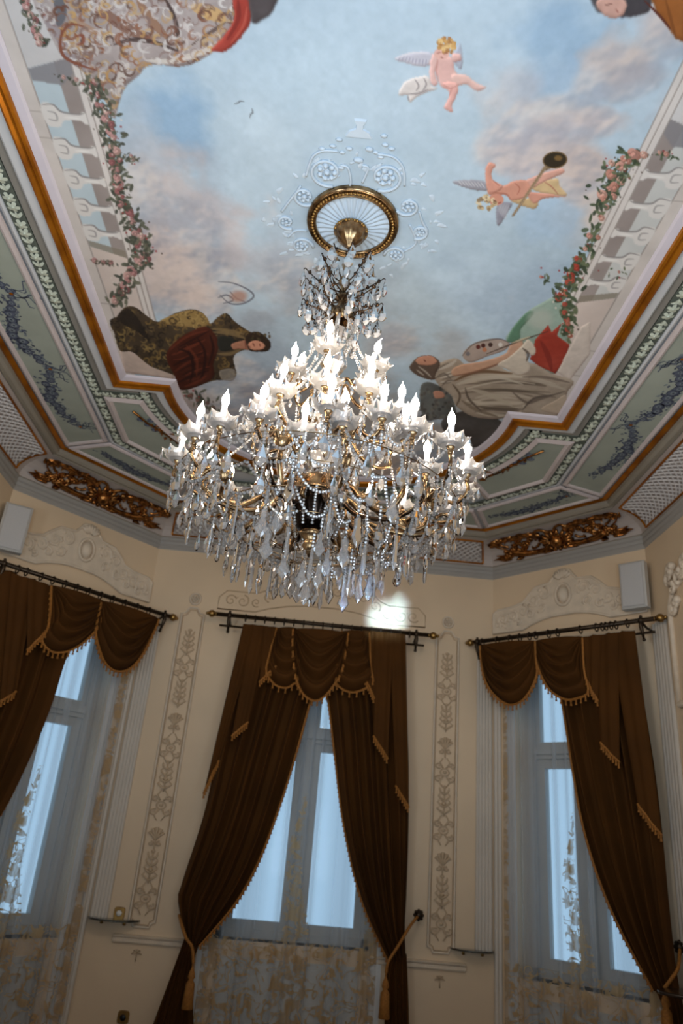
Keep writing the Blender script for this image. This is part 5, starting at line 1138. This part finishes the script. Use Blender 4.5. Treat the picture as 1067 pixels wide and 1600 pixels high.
def shelf(w, uc, z, r, lab, mt, group):
    root = empty('corner_shelf', WP(w, uc, z, 0), lab, 'shelf', group, (0, 0, wall_rot(w))); th = .010
    P = [(-r, 0)]+[(-r*math.cos(PI*k/20), -r*.9*math.sin(PI*k/20)) for k in range(1, 20)]+[(r, 0)]
    MB().prism([(x, y, 0) for x, y in P], [(x, y, th) for x, y in P]).build('plate', mt, root)
    MB().tube([(x, y, th/2) for x, y in P], .0065, 6).build('rim', M_BLACK if mt is not M_SHELF else M_SHELF, root, True)
    for s in (-1, 1): MB().lathe([(.004, -.028), (.011, -.024), (.011, -.004), (.007, 0)], 10, (s*r*.45, -.03, 0)).build('clip', M_BRASS, root, True)
shelf('F', .185, 1.040, .175, 'half-round glass shelf below a brass switch left of the middle window', M_SHELF, 'small wall shelves')
shelf('F', 2*HA-.155, 1.040, .150, 'half-round glass shelf in the corner right of the middle window', M_SHELF, 'small wall shelves')
M_DKSHELF = mat('dark_reflection_shelf', (58, 46, 38), .2, var=.3, scale=10)  # dark reflection in the glass, put into the base colour
def socket(w, x, y, lab, sq, mid):
    u, z = wpx(w, x, y, .01); root = empty('wall_switch', WP(w, u, z, 0), lab, 'switch', None, (0, 0, wall_rot(w)))
    a = .040; mb = MB(); P = [(a*math.copysign(abs(math.cos(t))**.45, math.cos(t)), a*math.copysign(abs(math.sin(t))**.45, math.sin(t))) for t in np.linspace(0, 2*PI, 25)[:-1]]
    mb.prism([(p, 0, q) for p, q in P], [(p*.92, -.010, q*.92) for p, q in P]).build('plate', M_BRASS, root)
    MB().lathe([(.018, 0), (.020, .004), (.014, .008), (.003, .010)], 14, (0, 0, 0), mat=Matrix.Rotation(PI/2, 4, 'X')).build('button', mid, root, True).location = (0, -.010, 0)
socket('F', 186, 1427, 'square brass switch with a white button above the glass shelf', 1, M_SWITCH)
socket('F', 192, 1590, 'square brass wall socket with a dark centre near the bottom', 1, M_BLACK)
# half-round glass shelf at the right edge, its dark reflection painted on: it stands out from the side wall
p = np.array(WP('R', .33, 0, 0)); sh = empty('side_shelf', (float(p[0]), float(p[1]), 1.03), 'dark half-round shelf at the lower right corner', 'shelf', None, (0, 0, wall_rot('R')))
P = [(-.17, 0)]+[(-.17*math.cos(PI*k/20), -.29*math.sin(PI*k/20)) for k in range(1, 20)]+[(.17, 0)]
MB().prism([(x, y, 0) for x, y in P], [(x, y, .02) for x, y in P]).build('plate', M_DKSHELF, sh); MB().tube([(x, y, .01) for x, y in P], .010, 6).build('rim', M_DKSHELF, sh, True)
MB().tube([(0, 0, -.16), (0, -.06, -.12), (0, -.14, -.01)], [.014, .018, .012], 8).build('bracket', M_DKSHELF, sh, True)
# ================================================================== CHANDELIER
CHX = -.030
chand = empty('chandelier', (CHX, 0, H), 'large gilt bronze and crystal chandelier with lit candle bulbs hanging from the ceiling rose', 'chandelier', None, (0, math.radians(1.3), 0))
CM = Matrix.Translation((CHX, 0, H)) @ Matrix.Rotation(math.radians(1.3), 4, 'Y'); CMI = CM.inverted()
def loc(p): return np.array(CMI @ Vector(p))
def Z(z): return z-H
# ---- crystal shapes (local, hanging from the origin downwards)
def cut(prof, n, sy): return MB().lathe(prof, n, sy=sy)
def kite_mesh(L, w):
    P = [(0, 0), (.30*w, -.10*L), (.55*w, -.22*L), (.48*w, -.42*L), (.80*w, -.62*L), (w, -.74*L), (.62*w, -.84*L), (.45*w, -.90*L), (0, -L)]
    out = P+[(-x, z) for x, z in P[1:-1][::-1]]; n = len(out); mb = MB(); t = .0025
    v = [(x, t, z) for x, z in out]+[(x, -t, z) for x, z in out]+[(x*.62, t*2.6, z*.8-.1*L) for x, z in out]+[(x*.62, -t*2.6, z*.8-.1*L) for x, z in out]
    f = [(i, (i+1) % n, n+(i+1) % n, n+i) for i in range(n)]+[(i, 2*n+i, 2*n+(i+1) % n, (i+1) % n) for i in range(n)]+[(n+i, n+(i+1) % n, 3*n+(i+1) % n, 3*n+i) for i in range(n)]
    f += [tuple(range(2*n, 3*n))[::-1], tuple(range(3*n, 4*n))]; return mb.add(v, f)
CR = {
 'almond': cut([(.001, 0), (.004, -.006), (.010, -.022), (.0155, -.044), (.0125, -.062), (.001, -.074)], 8, .5).mesh('almond_pendant', M_CRYS),
 'pear': cut([(.001, 0), (.0035, -.008), (.009, -.022), (.0175, -.042), (.0165, -.054), (.009, -.064), (.001, -.067)], 10, .55).mesh('pear_pendant', M_CRYS),
 'drop': cut([(.001, 0), (.003, -.006), (.0068, -.020), (.0066, -.028), (.001, -.036)], 7, .8).mesh('crystal_drop', M_CRYS),
 'kite': kite_mesh(.105, .021).mesh('kite_pendant', M_CRYS),
 'prism': cut([(.001, 0), (.006, -.008), (.0075, -.07), (.0095, -.088), (.001, -.112)], 6, .7).mesh('prism_pendant', M_CRYS),
 'lozenge': cut([(.001, 0), (.019, -.030), (.001, -.062)], 4, .35).mesh('lozenge_pendant', M_CRYS)}
for q_ in ('pear', 'almond'): CR['c'+q_] = CR[q_].copy(); CR['c'+q_].materials[0] = M_PEND; CR['c'+q_].name = q_+'_pendant'
BEADP = MB().ball((0, 0, 0), .0060, 6, 4)
def beads(pts, step=.0118, r=1.0):      # one strand of cut beads along a polyline
    P = [np.array(p, float) for p in pts]; L = sum(np.linalg.norm(b-a) for a, b in zip(P[:-1], P[1:])); n = max(2, int(L/step)); mb = MB()
    for k in range(n):
        c = interp(P, (k+.5)/n); mb.add([(x*r+c[0], y*r+c[1], z*r+c[2]) for x, y, z in BEADP.V], BEADP.F)
    return mb
CHAIN = beads([(0, 0, 0), (0, 0, -.050)], .0125).mesh('bead_chain', M_BEAD)
def hang(kind, p, parent=None, s=1.0, rz=None, chain=False):
    p = Vector(p)
    if chain: place(CHAIN, 'bead_chain', parent or chand, p, None, (1, 1, chain/.05)); p = p-Vector((0, 0, chain))
    return place(CR[kind], CR[kind].name.split('.')[0], parent or chand, p, (0, 0, random.uniform(0, PI) if rz is None else rz), (s, s, s))
# ---- centre
def lat(name, prof, m, n=24, smooth=True, **k): return MB().lathe([(r, Z(z)) for r, z in prof], n, **k).build(name, m, chand, smooth)
lat('canopy', [(.070, 4.098), (.072, 4.088), (.066, 4.080), (.062, 4.066), (.050, 4.045), (.030, 4.022), (.014, 4.010), (.010, 3.998), (.003, 3.995)], M_CHGOLD, 48, flute=.05, nf=12)
for k in range(36): place(bd, 'bead', chand, (.070*math.cos(k*PI/18), .070*math.sin(k*PI/18), Z(4.093)))
mb = MB()
for k in range(4): mb.tube([(math.cos(t)*.009*(k % 2), math.cos(t)*.009*((k+1) % 2), Z(3.985-.016*k)+math.sin(t)*.012) for t in np.linspace(0, 2*PI, 13)], .0028, 5, cap=False)
mb.build('chain', M_CHDARK, chand, True)
lat('stem', [(.006, 3.93), (.012, 3.92), (.02, 3.90), (.012, 3.875), (.010, 3.84), (.022, 3.82), (.026, 3.80), (.014, 3.785), (.012, 3.74), (.026, 3.73), (.030, 3.715), (.016, 3.70), (.012, 3.66), (.03, 3.645), (.034, 3.635), (.012, 3.57), (.02, 3.56)], M_CHGOLD, 16)
mb = MB()
for k in range(14):
    t = 2*PI*k/14; mb.tube([(math.cos(t)*.02, math.sin(t)*.02, Z(3.645)), (math.cos(t)*.045, math.sin(t)*.045, Z(3.625+.012*(k % 2))), (math.cos(t)*.056, math.sin(t)*.056, Z(3.60)), (math.cos(t)*.048, math.sin(t)*.048, Z(3.585))], [.008, .014, .012, .004], 6)
mb.build('leaf_crown', M_CHGOLD, chand, True)
lat('glass_baluster', [(.016, 3.57), (.034, 3.555), (.028, 3.53), (.022, 3.50), (.030, 3.46), (.050, 3.40), (.052, 3.375), (.034, 3.345), (.024, 3.325), (.040, 3.31), (.03, 3.30)], M_BOB, 16, False, flute=.06, nf=8)
lat('upper_hub', [(.02, 3.31), (.042, 3.30), (.048, 3.285), (.040, 3.27), (.024, 3.25), (.020, 3.22), (.030, 3.20), (.018, 3.18), (.02, 3.165)], M_CHGOLD, 20)
lat('glass_knop', [(.02, 3.17), (.038, 3.155), (.046, 3.13), (.03, 3.10), (.022, 3.085)], M_BOB, 14, False, flute=.05, nf=7)
mb = MB()
for k in range(12):
    t = 2*PI*k/12; mb.tube([(math.cos(t)*.02, math.sin(t)*.02, Z(3.075)), (math.cos(t)*.05, math.sin(t)*.05, Z(3.065)), (math.cos(t)*.066, math.sin(t)*.066, Z(3.035)), (math.cos(t)*.052, math.sin(t)*.052, Z(3.02))], [.008, .013, .010, .005], 6)
mb.build('leaf_flower', M_CHGOLD, chand, True)
lat('middle_hub', [(.02, 3.09), (.034, 3.075), (.040, 3.045), (.034, 3.02), (.022, 3.0)], M_CHGOLD, 18)
lat('glass_vase', [(.022, 3.0), (.052, 2.985), (.060, 2.955), (.050, 2.92), (.036, 2.895), (.044, 2.875), (.05, 2.866)], M_BOB, 16, False, flute=.06, nf=8)
lat('collar', [(.05, 2.866), (.068, 2.858), (.078, 2.845), (.080, 2.842), (.080, 2.806), (.086, 2.802), (.088, 2.795), (.07, 2.793)], M_CHGOLD, 32)
lat('bowl', [(.070, 2.794), (.088, 2.786), (.094, 2.765), (.090, 2.735), (.078, 2.700), (.066, 2.672), (.058, 2.655), (.04, 2.645)], M_CHBLACK, 32, flute=.025, nf=16)
lat('bottom_finial', [(.04, 2.648), (.046, 2.640), (.040, 2.626), (.022, 2.612), (.026, 2.600), (.030, 2.588), (.018, 2.572), (.010, 2.56), (.004, 2.548)], M_CHGOLD, 20)
for k in range(8):                      # scroll mounts on the bowl
    t = 2*PI*(k+.5)/8; c, s = math.cos(t), math.sin(t)
    MB().tube([(c*r, s*r, Z(z)) for r, z in ((.09, 2.79), (.12, 2.775), (.125, 2.74), (.10, 2.725), (.092, 2.745))], [.008, .009, .008, .006, .004], 6).build('scroll_mount', M_CHGOLD, chand, True)
# ---- crown of dark sprays
for tier, (z0, zt, rt_, n, a0) in enumerate(((3.80, 3.915, .125, 8, .2), (3.75, 3.83, .165, 9, .5), (3.70, 3.735, .17, 9, .1), (3.645, 3.655, .15, 8, .3))):
    for k in range(n):
        t = 2*PI*k/n+a0+random.uniform(-.1, .1); c, s = math.cos(t), math.sin(t); rr = rt_*random.uniform(.88, 1.08); zz = zt+random.uniform(-.012, .012)
        pts = crom([(c*.012, s*.012, Z(z0)), (c*rr*.45, s*rr*.45, Z(lerp(z0, zz, .35)-.012)), (c*rr*.85, s*rr*.85, Z(zz-.012)), (c*rr, s*rr, Z(zz+.010)), (c*rr*1.04, s*rr*1.04, Z(zz+.002))], 5)
        sp = MB().tube(pts, rad(len(pts), .0034, .0020), 5).build('spray', M_CHDARK, chand, True)
        for q in (.5, .8):
            p = interp(pts, q); lf = MB(); lf.ball(p, .008, 6, 4, sc=(1.1, 1.1, .6)); lf.ball(p+np.array((s*.006, -c*.006, .003)), .006, 5, 4); lf.ball(p+np.array((-s*.006, c*.006, .003)), .006, 5, 4)
            lf.build('bronze_leaf', M_CHDARK, sp, True)
        hang('cpear', pts[-1], sp, 1.3); hang('cpear' if k % 2 else 'calmond', interp(pts, .70), sp, 1.2); hang('calmond', interp(pts, .45), sp, 1.05)
# ---- candles
BOBM = MB()
_n = 48
def bob_ring(r, z, amp, za):
    amp *= 1.35; za *= 1.4
    w_ = lambda k: 1-2*abs(math.sin(8*PI*k/_n))**.7
    return [((r+amp*w_(k))*math.cos(2*PI*k/_n), (r+amp*w_(k))*math.sin(2*PI*k/_n), z+za*w_(k)) for k in range(_n)]
_rows = [bob_ring(.012, 0, 0, 0), bob_ring(.026, .001, 0, 0), bob_ring(.038, .009, .001, .001), bob_ring(.047, .021, .004, .003), bob_ring(.0475, .0235, .004, .003), bob_ring(.037, .0125, .001, .001), bob_ring(.026, .005, 0, 0), bob_ring(.012, .004, 0, 0)]
BOBM.grid(_rows, closed=True); BOB = BOBM.mesh('bobeche', M_BOB)
CUP = MB().lathe([(.005, -.030), (.010, -.024), (.007, -.016), (.013, -.006), (.015, -.001), (.010, .0)], 12).mesh('candle_cup', M_CHGOLD, True)
SLV = MB().lathe([(.0098, .0), (.0098, .004), (.0088, .006), (.0088, .056), (.0078, .057)], 14).mesh('candle_sleeve', M_SLEEVE, True)
def bulb_mesh(bend):
    mb = MB(); pr = [(.0060, 0), (.0088, .005), (.0112, .013), (.0116, .019), (.0100, .027), (.0072, .034), (.0042, .040), (.0022, .045), (.0012, .050), (.0004, .054)]; n = 12; rows = []
    for r, z in pr:
        o = bend*max(0, z-.030)**2*22; rows.append([(o+r*math.cos(2*PI*k/n), r*math.sin(2*PI*k/n), z) for k in range(n)])
    mb.grid(rows, closed=True); return mb.mesh('bulb', M_BULB, True)
BULBS = [bulb_mesh(b) for b in (.0, .35, .75)]
CAND = []                               # (base point in local coordinates, arm object)
def candle(arm, top, lod=0, ndrop=5):
    """everything standing on the end of one arm; top = end of the arm"""
    p = Vector(top)+Vector((0, 0, .030)); a0 = random.uniform(0, 6.28); bb = place(BOB, 'bobeche', arm, p, (0, 0, a0), (1.3, 1.3, 1.35))
    place(CUP, 'candle_cup', arm, p); place(SLV, 'candle_sleeve', arm, p+Vector((0, 0, .003)), None, (1.18, 1.18, 1.5))
    place(random.choice(BULBS), 'bulb', arm, p+Vector((0, 0, .086)), (random.uniform(-.04, .04), random.uniform(-.04, .04), random.uniform(0, 6.28)), (1.25, 1.25, 1.25))
    for k in range(ndrop):
        t = a0+2*PI*round(8*k/ndrop)/8; hang('drop', p+Vector((math.cos(t)*.064, math.sin(t)*.064, .030)), arm, random.uniform(1.0, 1.3))
    CAND.append(p)
def bulb_base(px, py, z):               # local point of the arm end whose bulb shows at this pixel
    P = onz(px, py, z); q = loc(P); return q-np.array((0, 0, .023+.086+.030))
def s_arm(a, b, lift=.02, dip=.05, r=(.0080, .0062), m=None, name='candle_arm', curl=True):
    a, b = np.array(a, float), np.array(b, float); h = b-a; hz = np.array((h[0], h[1], 0)); L = np.linalg.norm(hz); d = hz/(L+1e-9); lo = min(a[2], b[2])-dip
    pts = crom([a, a+d*L*.22+np.array((0, 0, lift)), a+d*L*.48+np.array((0, 0, (lo-a[2])*.45)), np.array((*(a+d*L*.75)[:2], lo+.006)), np.array((*(a+d*L*.96)[:2], lo+.022)), np.array((b[0]+d[0]*.008, b[1]+d[1]*.008, lerp(lo, b[2], .62))), b], 6)
    o = MB().tube(pts, rad(len(pts), *r), 8).build(name, m or M_CHGOLD, chand, True)
    if curl:
        c = interp(pts, .33); MB().tube([tuple(c), tuple(c+d*.012+np.array((0, 0, .014))), tuple(c+d*.004+np.array((0, 0, .024))), tuple(c-d*.006+np.array((0, 0, .018)))], [.005, .004, .0035, .003], 5).build('curl', M_CHGOLD, o, True)
    return o, pts
AX = loc((-.05, 0, 3.0))
# upper tier
up = [bulb_base(516, 512, 3.43), bulb_base(461, 548, 3.42), bulb_base(590, 543, 3.43)]
for ang in (20, 85, 145): up.append(np.array((.165*math.cos(math.radians(ang)), .165*math.sin(math.radians(ang)), Z(3.32))))
for b in up:
    d = b[:2]/np.linalg.norm(b[:2]); o, pts = s_arm((d[0]*.035, d[1]*.035, Z(3.275)), b, .028, .055); candle(o, b); hang('almond', interp(pts, .6), o, .8)
# middle tier
mid = [bulb_base(513, 565, 3.20), bulb_base(444, 577, 3.16), bulb_base(581, 575, 3.20), bulb_base(424, 600, 3.14), bulb_base(628, 612, 3.14)]
for ang in (25, 70, 115, 160): mid.append(np.array((.29*math.cos(math.radians(ang)), .29*math.sin(math.radians(ang)), Z(3.05))))
for b in mid:
    d = b[:2]/np.linalg.norm(b[:2]); o, pts = s_arm((d[0]*.036, d[1]*.036, Z(3.045)), b, .035, .06, (.0092, .0070)); candle(o, b); hang('pear', interp(pts, .55), o, 1.0); hang('almond', interp(pts, .8), o, 1.0, chain=.03)
# lower clusters: urn pixel (or polar place), candles
URN = MB().lathe([(.004, -.060), (.010, -.052), (.007, -.040), (.014, -.030), (.026, -.016), (.030, .004), (.029, .010), (.022, .012), (.018, .020), (.010, .034), (.008, .044), (.013, .050), (.011, .058), (.004, .072), (.001, .078)], 18).mesh('urn', M_CHGOLD, True)
def polar(r, a, z): return np.array((r*math.cos(math.radians(a)), r*math.sin(math.radians(a)), Z(z)))
def urn_px(x, y, z): return loc(onz(x, y, z))
CLUST = [
 (urn_px(352, 742, 2.80), [bulb_base(353, 625, 2.99), bulb_base(314, 643, 2.98), bulb_base(287, 680, 2.97)]),
 (urn_px(441, 690, 2.86), [bulb_base(413, 612, 2.98), bulb_base(478, 640, 2.98)]),
 (urn_px(541, 682, 2.86), [bulb_base(519, 598, 2.99), bulb_base(540, 623, 2.96), bulb_base(601, 610, 2.99)]),
 (urn_px(632, 739, 2.84), [bulb_base(635, 645, 2.99), bulb_base(648, 632, 2.99)]),
 (urn_px(668, 788, 2.79), [bulb_base(668, 700, 2.99), bulb_base(706, 655, 2.98), bulb_base(731, 700, 2.97)]),
 (polar(.38, 28, 2.80), [bulb_base(722, 735, 2.97), bulb_base(703, 765, 2.98), polar(.46, 40, 2.87)]),
 (polar(.37, 66, 2.80), [bulb_base(577, 770, 2.98), bulb_base(617, 790, 2.97)]),
 (polar(.37, 106, 2.80), [polar(.49, 94, 2.87), polar(.48, 112, 2.88), polar(.40, 124, 2.89)]),
 (polar(.38, 150, 2.80), [polar(.50, 140, 2.87), polar(.51, 154, 2.87), polar(.50, 168, 2.88)])]
LOW = []
for ui, (u, cs) in enumerate(CLUST):
    d = u[:2]/np.linalg.norm(u[:2]); R = np.linalg.norm(u[:2]); zz = u[2]
    hub = np.array((d[0]*.085, d[1]*.085, Z(2.82)))
    pts = crom([hub, (d[0]*R*.42, d[1]*R*.42, Z(2.81)), (d[0]*R*.58, d[1]*R*.58, Z(2.745)), (d[0]*R*.82, d[1]*R*.82, min(Z(2.70), zz-.11)), (d[0]*R*.98, d[1]*R*.98, zz-.09), (u[0], u[1], zz-.045)], 7)
    arm = MB().tube(pts, rad(len(pts), .0118, .0100), 9).build('main_arm', M_CHGOLD, chand, True)
    p2 = crom([(d[0]*.10, d[1]*.10, Z(2.77)), (d[0]*R*.5, d[1]*R*.5, Z(2.70)), (d[0]*R*.85, d[1]*R*.85, Z(2.67)), (d[0]*R*1.12, d[1]*R*1.12, Z(2.70)), (d[0]*R*1.22, d[1]*R*1.22, Z(2.745)), (d[0]*R*1.14, d[1]*R*1.14, Z(2.765)), (d[0]*R*1.08, d[1]*R*1.08, Z(2.745))], 6)
    MB().tube(p2, rad(len(p2), .0098, .0060), 8).build('lower_scroll', M_CHDARK if ui % 2 else M_CHGOLD, arm, True)
    c = interp(pts, .35); MB().tube([tuple(c), tuple(c+np.array((d[0]*.02, d[1]*.02, .022))), tuple(c+np.array((d[0]*.004, d[1]*.004, .034))), tuple(c+np.array((-d[0]*.012, -d[1]*.012, .024)))], [.006, .005, .004, .003], 5).build('curl', M_CHGOLD, arm, True)
    place(URN, 'urn', arm, tuple(u))
    for q, kd, ch in ((.45, 'pear', .02), (.62, 'kite', .03), (.80, 'pear', .02)): hang(kd, interp(pts, q), arm, random.uniform(1.0, 1.2), chain=ch)
    for q, kd in ((.3, 'prism'), (.5, 'kite'), (.72, 'pear'), (.9, 'almond')): hang(kd, interp(p2, q), arm, random.uniform(.9, 1.15), chain=.03)
    for b in cs:
        dd = b[:2]-u[:2]; dd = dd/(np.linalg.norm(dd)+1e-9); o, sp = s_arm((u[0]+dd[0]*.022, u[1]+dd[1]*.022, zz+.002), b, .022, .012 if b[2]-zz > .06 else .035, (.0085, .0066), M_CHGOLD if ui % 2 == 0 else None)
        candle(o, b, ndrop=6); LOW.append(np.array(CAND[-1])); hang('pear', interp(sp, .52), o, 1.05); hang('almond', interp(sp, .72), o, 1.0, chain=.04); hang('lozenge', interp(sp, .9), o, 1.0, chain=.05)
# ---- bead swags between the lower candles, from tier to tier, and round the bowl
LOW.sort(key=lambda p: math.atan2(p[1], p[0]))
def swing(a, b, sag, n=10): return [lerp(np.array(a), np.array(b), k/n)-np.array((0, 0, sag*math.sin(PI*k/n))) for k in range(n+1)]
for a, b in zip(LOW, LOW[1:]+LOW[:1]): beads(swing(a+np.array((0, 0, .01)), b+np.array((0, 0, .01)), .085)).build('bead_strand', M_BEAD, chand)
MIDP = [np.array(CAND[i]) for i in range(6, 6+len(mid))]; UPP = [np.array(CAND[i]) for i in range(6)]
for i, p in enumerate(MIDP):
    q = min(UPP, key=lambda t: np.linalg.norm(t-p)); beads(swing(q, p, .05)).build('bead_strand', M_BEAD, chand)
    beads(swing(p, (p[0]*.16, p[1]*.16, Z(3.0)), .10)).build('bead_strand', M_BEAD, chand)
    q = min(LOW, key=lambda t: np.linalg.norm(t-p)); beads(swing(p, q, .04)).build('bead_strand', M_BEAD, chand)
for k, p in enumerate(UPP): beads(swing((p[0]*.25, p[1]*.25, Z(3.60)), p, .05)).build('bead_strand', M_BEAD, chand)
for k in range(12):
    t = 2*PI*k/12; c, s = math.cos(t), math.sin(t)
    beads([(c*.05, s*.05, Z(3.60)), (c*.085, s*.085, Z(3.55)), (c*.07, s*.07, Z(3.50)), (c*.05, s*.05, Z(3.46))]).build('bead_strand', M_BEAD, chand)
    hang('almond' if k % 2 else 'lozenge', (c*.082, s*.082, Z(3.545)), None, .9, chain=.03)
for k in range(16):
    t = 2*PI*k/16; c, s = math.cos(t), math.sin(t); beads([(c*.10, s*.10, Z(2.79)), (c*.108, s*.108, Z(2.72)), (c*.085, s*.085, Z(2.64))]).build('bead_strand', M_BEAD, chand)
for n, r, z, kd in ((8, .060, 3.29, 'almond'), (9, .075, 3.05, 'pear'), (9, .10, 3.02, 'almond'), (6, .14, 2.95, 'pear'), (6, .22, 2.90, 'pear')):
    for k in range(n):
        t = 2*PI*(k+random.uniform(-.2, .2))/n; hang(kd, (r*math.cos(t), r*math.sin(t), Z(z+random.uniform(-.03, .03))), None, random.uniform(.9, 1.2), chain=.035)
# ---- crystal skirt on wire hoops
for r, z, n, kds, ch in ((.520, 2.760, 30, ('almond', 'pear', 'almond', 'lozenge'), .045), (.445, 2.705, 26, ('pear', 'kite', 'almond'), .055), (.355, 2.655, 22, ('kite', 'pear', 'prism'), .055), (.260, 2.610, 18, ('kite', 'prism', 'kite'), .055), (.165, 2.575, 12, ('kite', 'prism'), .05), (.075, 2.545, 7, ('kite',), .03)):
    MB().tube([(r*math.cos(t), r*math.sin(t), Z(z)) for t in np.linspace(0, 2*PI, 49)], .0018, 5, cap=False).build('wire_hoop', M_CHGOLD, chand, True)
    for k in range(n):
        t = 2*PI*(k+random.uniform(-.25, .25))/n; hang(kds[k % len(kds)], (r*math.cos(t), r*math.sin(t), Z(z)), None, random.uniform(.95, 1.2), rz=t+PI/2+random.uniform(-.5, .5), chain=ch*random.uniform(.7, 1.2))
HO = [(.520, 2.760), (.445, 2.705), (.355, 2.655), (.260, 2.610), (.165, 2.575), (.075, 2.545)]
for k in range(9):
    t = 2*PI*k/9+.1; MB().tube([(r*math.cos(t), r*math.sin(t), Z(z)) for r, z in HO], .0018, 5).build('wire_rib', M_CHGOLD, chand, True)
for k in range(18):
    t = 2*PI*k/18; t2 = 2*PI*(k+1)/18
    for (r1, z1), (r2, z2) in ((HO[0], HO[1]), (HO[1], HO[2]), (HO[2], HO[3])):
        beads(swing((r1*math.cos(t), r1*math.sin(t), Z(z1)), (r2*math.cos(t2), r2*math.sin(t2), Z(z2)), .05, 8)).build('bead_strand', M_BEAD, chand)
